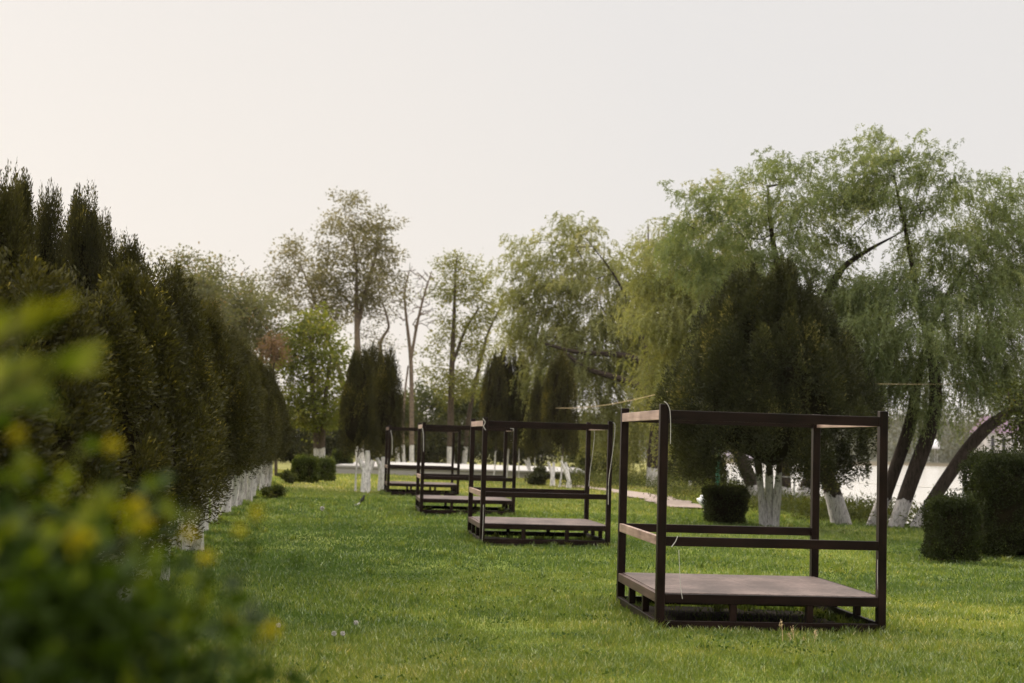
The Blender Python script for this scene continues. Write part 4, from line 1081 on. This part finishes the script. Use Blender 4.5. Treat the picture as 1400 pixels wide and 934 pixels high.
for k, (px, py, ty) in enumerate(stalk_l):
    q = G(px, py); t = P(px + (-2, 1, 0, 1, 3)[k], ty, q.y)
    e = empty('grass_stalk', (q.x, q.y, 0), 'tall dry seed stalk before the nearest daybed, %s of five from the left' % ORD[k], 'grass stalk', 'dry seed stalks before the nearest daybed')
    tp = A(t) - A([q.x, q.y, 0])
    v, f = tube_arrays([(0, 0, -.03), tp*.5 + A([.006, 0, 0]), tp], [.0035, .003, .002], 5); link('stem', make_mesh('stem', [(v, f, M['rope'], None)]), e)
    rng = np.random.default_rng(k); n = 26
    v, f = leaf_arrays(tp + rng.normal(0, .008, (n, 3)) - A([0, 0, 1])*rng.uniform(0, .05, (n, 1)), nrm(rng.normal(0, .5, (n, 3)) + A([0, 0, 1])), nrm(rng.normal(0, 1, (n, 3))), np.full(n, .018), np.full(n, .007))
    link('seed_head', make_mesh('seed_head', [(v, f, M['rope'], None)]), e)

# ------------------------------------------------------------------ undergrowth along bank (uncountable)
rg = np.random.default_rng(77)
cs = []
def strip(px0, px1, py0, py1, n, h):
    for _ in range(n):
        q = G(rg.uniform(px0, px1), rg.uniform(py0, py1)); cs.append((q.x, q.y, float(gz(q.x, q.y)) + rg.uniform(.05, h)))
strip(776, 860, 656, 670, 110, .42); strip(860, 960, 656, 670, 90, .4); strip(900, 965, 668, 686, 50, .3)
strip(1085, 1200, 698, 712, 90, .38); strip(1170, 1215, 700, 716, 30, .42); strip(1025, 1100, 688, 702, 50, .38); strip(1130, 1200, 690, 702, 40, .6)
for _ in range(420):
    yv = rg.uniform(26, 64); xv = float(shore_x(yv)) - .5 + rg.normal(0, .5)
    cs.append((xv, yv, float(gz(xv, yv)) + rg.uniform(.0, .4)))
v, f, r = leafcloud(rg, np.array(cs), (.25, .25, .12), 42000, .13, .028, 1.0)
tag(link('undergrowth', make_mesh('undergrowth', [(v, f, M['under'], r)])), kind='stuff')

# ------------------------------------------------------------------ lawn grass
def grass_mat():
    m, nt, N, L = mat_new('grass_blade')
    out = N.new('ShaderNodeOutputMaterial')
    at = N.new('ShaderNodeAttribute'); at.attribute_name = 'rnd'
    rp = ramp(N, [(0, (.045, .082, .016)), (.35, (.112, .152, .028)), (.7, (.20, .215, .048)), (.88, (.26, .24, .075)), (1, (.46, .4, .2))])
    L.new(at.outputs['Fac'], rp.inputs[0])
    df = N.new('ShaderNodeBsdfDiffuse'); L.new(rp.outputs[0], df.inputs[0])
    tr = N.new('ShaderNodeBsdfTranslucent')
    br = N.new('ShaderNodeMix'); br.data_type = 'RGBA'; br.blend_type = 'MULTIPLY'; br.inputs[0].default_value = 1
    L.new(rp.outputs[0], br.inputs[6]); br.inputs[7].default_value = (1.7, 1.75, .7, 1); L.new(br.outputs[2], tr.inputs[0])
    mix = N.new('ShaderNodeMixShader'); mix.inputs[0].default_value = .4
    L.new(df.outputs[0], mix.inputs[1]); L.new(tr.outputs[0], mix.inputs[2])
    gl = N.new('ShaderNodeBsdfGlossy'); gl.inputs['Roughness'].default_value = .45; gl.inputs[0].default_value = (.8, .85, .75, 1)
    m2 = N.new('ShaderNodeMixShader'); m2.inputs[0].default_value = .085
    L.new(mix.outputs[0], m2.inputs[1]); L.new(gl.outputs[0], m2.inputs[2])
    L.new(m2.outputs[0], out.inputs[0]); return m

def lawn():
    rng = np.random.default_rng(99); parts = []
    gm = grass_mat()
    def batch(y0, y1, dens, hgt, wid, seed):
        area = (y1 - y0)*(.80*(y0 + y1)/2 + 2.0)
        n = int(area*dens)
        u = rng.uniform(0, 1, n)
        Y = np.sqrt(y0*y0 + u*(y1*y1 - y0*y0)); X = rng.uniform(-1, 1, n)*(.40*Y + 1.0)
        patch = vnoise(X, Y, 1.1, 1)*.5 + vnoise(X, Y, .35, 2)*.3 + vnoise(X, Y, 3.5, 3)*.2
        keep = (X < shore_x(Y) - .1)
        # path
        dp = np.min(np.hypot(X[:, None] - pc[None, ::3, 0], Y[:, None] - pc[None, ::3, 1]), axis=1) if y1 > 33 else np.full(n, 9.)
        keep &= dp > .62
        for (sx, sy, c, s) in SOIL:
            lx = (X - sx)*c + (Y - sy)*s; ly = -(X - sx)*s + (Y - sy)*c
            rag = .22*vnoise(X, Y, .18, 9) - .02
            inside = (lx > rag) & (lx < 2.14 - rag) & (ly > rag) & (ly < 2.06 - rag)
            keep &= ~(inside & (rng.uniform(0, 1, n) > .06))
        keep &= rng.uniform(0, 1, n) < (.45 + .9*patch)
        X, Y, patch = X[keep], Y[keep], patch[keep]; n = len(X)
        z = gz(X, Y) - .004
        h = hgt*(.3 + 1.4*patch)*rng.uniform(.6, 1.35, n)
        ang = rng.uniform(0, 2*math.pi, n); ln = rng.uniform(.15, .75, n)*h
        w_ = wid*rng.uniform(.6, 1.3, n)
        fa = rng.uniform(0, math.pi, n)
        sx, sy = np.cos(fa)*w_/2, np.sin(fa)*w_/2
        mx, my = np.cos(ang)*ln*.35, np.sin(ang)*ln*.35
        v = np.stack([np.stack([X - sx, Y - sy, z], -1), np.stack([X + sx, Y + sy, z], -1),
                      np.stack([X + mx + sx*.8, Y + my + sy*.8, z + h*.6], -1),
                      np.stack([X + np.cos(ang)*ln, Y + np.sin(ang)*ln, z + h], -1),
                      np.stack([X + mx - sx*.8, Y + my - sy*.8, z + h*.6], -1)], 1).reshape(-1, 3)
        f = np.arange(n*5).reshape(-1, 5)
        big = vnoise(X, Y, 2.6, 5)*.4 + vnoise(X*.6, Y, .7, 6)*.3 + vnoise(X, Y, .22, 7)*.3
        dry = smoothstep(40, 49, Y)*.28
        lawn_shade = -.18*smoothstep(14, 19, Y)*(1 - smoothstep(30, 40, Y)) - .12*smoothstep(2, -4, X)  # hedge shade and blue skylight put into the blade colours
        r = np.clip(-.2 + 1.05*big + .42*(rng.uniform(0, 1, n)**1.5) - .12 + dry + lawn_shade + .4*(rng.uniform(0, 1, n) > .9), 0, 1)
        parts.append((v, f, gm, r))
    batch(8.6, 13, 5200, .050, .0055, 1)
    batch(13, 19, 2300, .052, .0075, 2)
    batch(19, 29, 800, .056, .012, 3)
    batch(29, 45, 260, .062, .02, 4)
    batch(45, 70, 80, .07, .035, 5)
    # longer tufts the mower missed, round the feet of the daybeds and the stems
    tx, ty = [], []
    for (sx, sy, c, s_) in SOIL:
        for _ in range(46):
            u = rng.uniform(0, 1); e_ = rng.integers(0, 4); o_ = rng.normal(0, .045)
            lx, ly = [(u*2.14, o_), (u*2.14, 2.06 + o_), (o_, u*2.06), (2.14 + o_, u*2.06)][e_]
            if rng.uniform() < .4: lx, ly = (rng.integers(0, 2)*2.14 + rng.normal(0, .07), rng.integers(0, 2)*2.06 + rng.normal(0, .07))
            tx.append(sx + lx*c - ly*s_); ty.append(sy + lx*s_ + ly*c)
    for _ in range(500):
        yv = math.sqrt(rng.uniform(9.5**2, 40**2)); tx.append(rng.uniform(-.38, .38)*yv); ty.append(yv)
    for yv in Ys:
        for _ in range(14):
            q_ = b0 + rowdir*(yv - b0.y); tx.append(q_.x + rng.normal(0, .35)); ty.append(yv + rng.normal(0, .5))
    tx, ty = np.array(tx), np.array(ty); kk = np.repeat(np.arange(len(tx)), 34); n = len(kk)
    X = tx[kk] + rng.normal(0, .035, n); Y = ty[kk] + rng.normal(0, .035, n); z = gz(X, Y) - .004
    h = rng.uniform(.045, .125, n); ang = rng.uniform(0, 6.283, n); ln = h*rng.uniform(.15, .8, n); fa = rng.uniform(0, 3.14, n); w_ = .005 + .0004*Y
    sx, sy = np.cos(fa)*w_/2, np.sin(fa)*w_/2; mx, my = np.cos(ang)*ln*.3, np.sin(ang)*ln*.3
    v = np.stack([np.stack([X - sx, Y - sy, z], -1), np.stack([X + sx, Y + sy, z], -1), np.stack([X + mx + sx*.8, Y + my + sy*.8, z + h*.6], -1),
                  np.stack([X + np.cos(ang)*ln, Y + np.sin(ang)*ln, z + h], -1), np.stack([X + mx - sx*.8, Y + my - sy*.8, z + h*.6], -1)], 1).reshape(-1, 3)
    parts.append((v, np.arange(n*5).reshape(-1, 5), gm, np.clip(.2 + .35*rng.uniform(0, 1, len(tx))[kk] + rng.normal(0, .12, n), 0, 1)))
    o = link('grass', make_mesh('grass', parts)); tag(o, kind='stuff')
lawn()
# clover and broad weeds scattered in the turf
rg = np.random.default_rng(123); cs = []
for _ in range(420):
    Yv = math.sqrt(rg.uniform(9.5**2, 27**2)); Xv = rg.uniform(-1, 1)*.38*Yv
    cs.append((Xv, Yv, float(gz(Xv, Yv)) + .035))
v, f, r = leafcloud(rg, np.array(cs), (.13, .09, .012), 9500, .034, .022, .3)
tag(link('clover', make_mesh('clover', [(v, f, leaf_mat('clover_green', (.03, .06, .012), (.07, .11, .025), trans=.3), r)])), kind='stuff')

# ------------------------------------------------------------------ flowering bush close to the camera
def near_bush():
    rng = np.random.default_rng(17)
    c0 = A([-.76, 1.72, 0]); e = empty('flowering_bush', c0, 'out of focus green bush with yellow flowers at the lower left, close to the camera', 'bush')
    # clusters of shoots filling a dome
    n_cl = 460
    u = nrm(rng.normal(0, 1, (n_cl, 3)) + A([0, -.15, .15])); rr = rng.uniform(.45, 1, (n_cl, 1))**.5
    c = u*rr*A([.55, .5, .81]) + A([.02, 0, .80])
    c = c[c[:, 2] > .05]
    v, f, r = leafcloud(rng, c, (.065, .065, .06), 52000, .034, .022, .35)
    cv = ICO3[0]*A([.40, .34, .56])*(1 + .15*np.sin(ICO3[0][:, :1]*7)*np.sin(ICO3[0][:, 2:]*6)) + A([.02, 0, .62])
    L_ = [(v, f, M['bush'], np.clip(r*.9, 0, 1)), (cv, ICO3[1], M['thuja_core'], None)]
    link('foliage', make_mesh('foliage', L_), e)
    vf = []
    for k in range(0, len(c), 4):
        foot = A([rng.normal(0, .1), rng.normal(0, .1), -.03]); m_ = foot*.4 + c[k]*.6 + rng.normal(0, .05, 3)
        vf.append(tube_arrays([foot, m_, c[k]], [.011, .007, .003], 5))
    v, f = merge(vf); link('stem', make_mesh('stem', [(v, f, M['bark'], None)], smooth=True), e)
    # young yellow tips
    tips = []
    def at(px, py, Y, n=1, s=.0):
        for _ in range(n): tips.append(A(P(px + rng.normal(0, s), py + rng.normal(0, s), Y*.78)) - c0)
    for (px, py, Y) in [(40, 640, 1.75), (75, 690, 1.8), (120, 650, 1.9), (215, 670, 2.1), (10, 620, 1.7), (60, 720, 1.75), (180, 760, 2.0), (240, 690, 2.15), (20, 700, 1.7), (130, 720, 1.85), (200, 740, 2.0), (150, 690, 1.9), (290, 800, 2.2), (230, 800, 2.1), (330, 850, 2.3), (100, 610, 1.8)]:
        at(px, py + 22, Y, 4, 13)
    tips = np.array(tips); n = len(tips)
    v, f = leaf_arrays(tips, nrm(rng.normal(0, 1, (n, 3)) + A([0, 0, .9])), nrm(rng.normal(0, 1, (n, 3)) + A([0, -1, .6])), rng.uniform(.022, .036, n), rng.uniform(.012, .02, n))
    link('young_leaves', make_mesh('young_leaves', [(v, f, M['bush_y'], rng.uniform(0, .7, n))]), e)
    for (px, py, Y, sz) in [(108, 742, 1.75, 1.5), (186, 694, 2.0, 1.2), (199, 720, 2.05, 1.0), (152, 612, 1.95, 1.1), (26, 597, 1.8, .9), (260, 733, 2.15, 1.1), (283, 763, 2.2, 1.0), (351, 702, 2.35, .9),
                            (327, 726, 2.3, .8), (372, 862, 2.3, 1.3), (352, 876, 2.25, .9), (318, 846, 2.2, .7)]:
        q = A(P(px, py, Y*.78)) - c0
        n = 26; d = nrm(rng.normal(0, 1, (n, 3)) + A([0, -.4, .5])); R_ = .0078*sz
        v, f = leaf_arrays(q + d*R_*.25, d, nrm(rng.normal(0, 1, (n, 3))), np.full(n, R_*1.15), np.full(n, R_*.8), wide=.6)
        fl = link('flower', make_mesh('flower', [(v, f, M['petal'], rng.uniform(0, 1, n))]), e)
        # the twig that carries it
        w_ = q - A([0, 0, .02]); m_ = w_*.9 + A([0, 0, -.04])
        v, f = tube_arrays([w_*.72 + A([0, 0, .02]), m_, w_ + A([0, 0, .015])], [.003, .0025, .002], 5)
        link('twig', make_mesh('twig', [(v, f, M['bush'], None)]), fl)
near_bush()
# a second, closer shrub whose young shoots reach in at the left edge
def near_shoots():
    rng = np.random.default_rng(29); c0 = A([-1.15, 1.15, 0])
    e = empty('young_shrub', c0, 'blurred yellow green leafy shoots entering at the left edge, before the thujas', 'shrub')
    shoots = [[(-60, 560), (-10, 470), (18, 455), (42, 440)], [(-60, 600), (-20, 540), (30, 520), (92, 498)], [(-60, 640), (-20, 560), (10, 550), (30, 548)]]
    lv = []; ld = []
    vf = []
    for k, s in enumerate(shoots):
        Y = 1.25 + .05*k
        p = np.array([A(P(x, y, Y)) - c0 for x, y in s]); p = np.vstack([A([rng.normal(0, .05), .0, -.03]), A([p[0][0]*.6, 0, .8]), p])
        vf.append(tube_arrays(p, np.linspace(.008, .0015, len(p)), 5))
        for a, b in zip(p[2:-1], p[3:]):
            for t in np.linspace(.1, 1, 5): lv.append(a*(1 - t) + b*t); ld.append(nrm((b - a)[None])[0])
    lo = rng.uniform(0, 1, 700)
    ex = np.stack([rng.normal(-.05, .16, 700), rng.normal(0, .16, 700), .1 + lo*1.12], -1)
    lv = np.array(lv); ld = np.array(ld); n = len(lv)
    d = nrm(ld + rng.normal(0, .35, (n, 3))); nn_ = nrm(rng.normal(0, .4, (n, 3)) + A([0, -.6, .6]))
    v, f = leaf_arrays(lv, d, nn_, rng.uniform(.035, .055, n), rng.uniform(.014, .02, n))
    link('young_leaves', make_mesh('young_leaves', [(v, f, M['bush_y'], rng.uniform(0, 1, n))]), e)
    n = len(ex); v, f = leaf_arrays(ex, nrm(rng.normal(0, 1, (n, 3)) + A([0, 0, .4])), nrm(rng.normal(0, 1, (n, 3))), rng.uniform(.04, .06, n), rng.uniform(.02, .03, n))
    link('foliage', make_mesh('foliage', [(v, f, M['bush'], rng.uniform(0, .8, n))]), e)
    v, f = merge(vf); link('stem', make_mesh('stem', [(v, f, M['bark'], None)], smooth=True), e)
near_shoots()

# ------------------------------------------------------------------ thin even haze, also standing in for lens flare
hm, hnt, hN, hL = mat_new('flare_haze')
ho = hN.new('ShaderNodeOutputMaterial'); pv_ = hN.new('ShaderNodeVolumePrincipled')
pv_.inputs['Color'].default_value = (1, .94, .86, 1); pv_.inputs['Density'].default_value = HAZE; pv_.inputs['Anisotropy'].default_value = .45
hL.new(pv_.outputs[0], ho.inputs['Volume'])
bv, bq_, bt_ = box_arrays(-905, 905, -65, 2505, -3.2, 60, b=.01)
hz_o = link('haze', make_mesh('haze', [(bv, bq_, hm, None), (bv, bt_, hm, None)])); tag(hz_o, kind='stuff')

# ------------------------------------------------------------------ light
SUN_AZ, SUN_EL = -44, 19          # degrees left of the viewing direction, above the horizon
sd = Vector((math.sin(R(SUN_AZ))*math.cos(R(SUN_EL)), math.cos(R(SUN_AZ))*math.cos(R(SUN_EL)), math.sin(R(SUN_EL))))
ld = bpy.data.lights.new('sun', 'SUN'); ld.energy = 3.4; ld.angle = R(14); ld.color = (1, .86, .68)
lo = bpy.data.objects.new('sun', ld); COL.objects.link(lo); lo.rotation_euler = sd.to_track_quat('Z', 'Y').to_euler()
lo.location = (0, 0, 30)
w = bpy.data.worlds.new('World'); scene.world = w; w.use_nodes = True
nt = w.node_tree; N = nt.nodes; L = nt.links; N.clear()
out = N.new('ShaderNodeOutputWorld')
sky = N.new('ShaderNodeTexSky'); sky.sky_type = 'NISHITA'; sky.sun_disc = False; sky.sun_elevation = R(SUN_EL); sky.sun_rotation = R(SUN_AZ)
sky.dust_density = 4; sky.air_density = 1.2
b1_ = N.new('ShaderNodeBackground'); b1_.inputs[1].default_value = .10; L.new(sky.outputs[0], b1_.inputs[0])
# thin high overcast veil: brighter towards the sun
tc = N.new('ShaderNodeTexCoord')
dt = N.new('ShaderNodeVectorMath'); dt.operation = 'DOT_PRODUCT'; L.new(tc.outputs['Generated'], dt.inputs[0])
dt.inputs[1].default_value = (math.sin(R(-11)), math.cos(R(-11)), .10)
veil = ramp(N, [(0, (.09, .085, .085)), (.45, (.62, .59, .57)), (.72, (.815, .795, .783)), (.975, (.825, .80, .785)), (1, (.87, .825, .785))])
mr = N.new('ShaderNodeMapRange'); mr.inputs['From Min'].default_value = -1; mr.inputs['From Max'].default_value = 1
L.new(dt.outputs['Value'], mr.inputs[0]); L.new(mr.outputs[0], veil.inputs[0])
# an overcast sky is about three times as bright overhead as near the horizon
sz = N.new('ShaderNodeSeparateXYZ'); L.new(tc.outputs['Generated'], sz.inputs[0])
zr = N.new('ShaderNodeMapRange'); zr.interpolation_type = 'SMOOTHSTEP'
zr.inputs['From Min'].default_value = .30; zr.inputs['From Max'].default_value = .85; zr.inputs['To Min'].default_value = 0; zr.inputs['To Max'].default_value = 1
L.new(sz.outputs[2], zr.inputs[0])
ov = N.new('ShaderNodeMix'); ov.data_type = 'RGBA'; ov.inputs[7].default_value = (4.3, 4.05, 3.7, 1)
L.new(zr.outputs[0], ov.inputs[0]); L.new(veil.outputs[0], ov.inputs[6])
b2_ = N.new('ShaderNodeBackground'); L.new(ov.outputs[2], b2_.inputs[0]); b2_.inputs[1].default_value = 1.0
ad = N.new('ShaderNodeMixShader'); ad.inputs[0].default_value = .95; L.new(b1_.outputs[0], ad.inputs[1]); L.new(b2_.outputs[0], ad.inputs[2])
L.new(ad.outputs[0], out.inputs[0])

vs_ = scene.view_settings; vs_.view_transform = 'Standard'; vs_.look = 'None'; vs_.exposure = 0; vs_.gamma = 1
scene.render.resolution_x = 1024; scene.render.resolution_y = 683
cy = scene.cycles
cy.max_bounces = 8; cy.diffuse_bounces = 3; cy.transmission_bounces = 4; cy.transparent_max_bounces = 4
cy.use_denoising = True
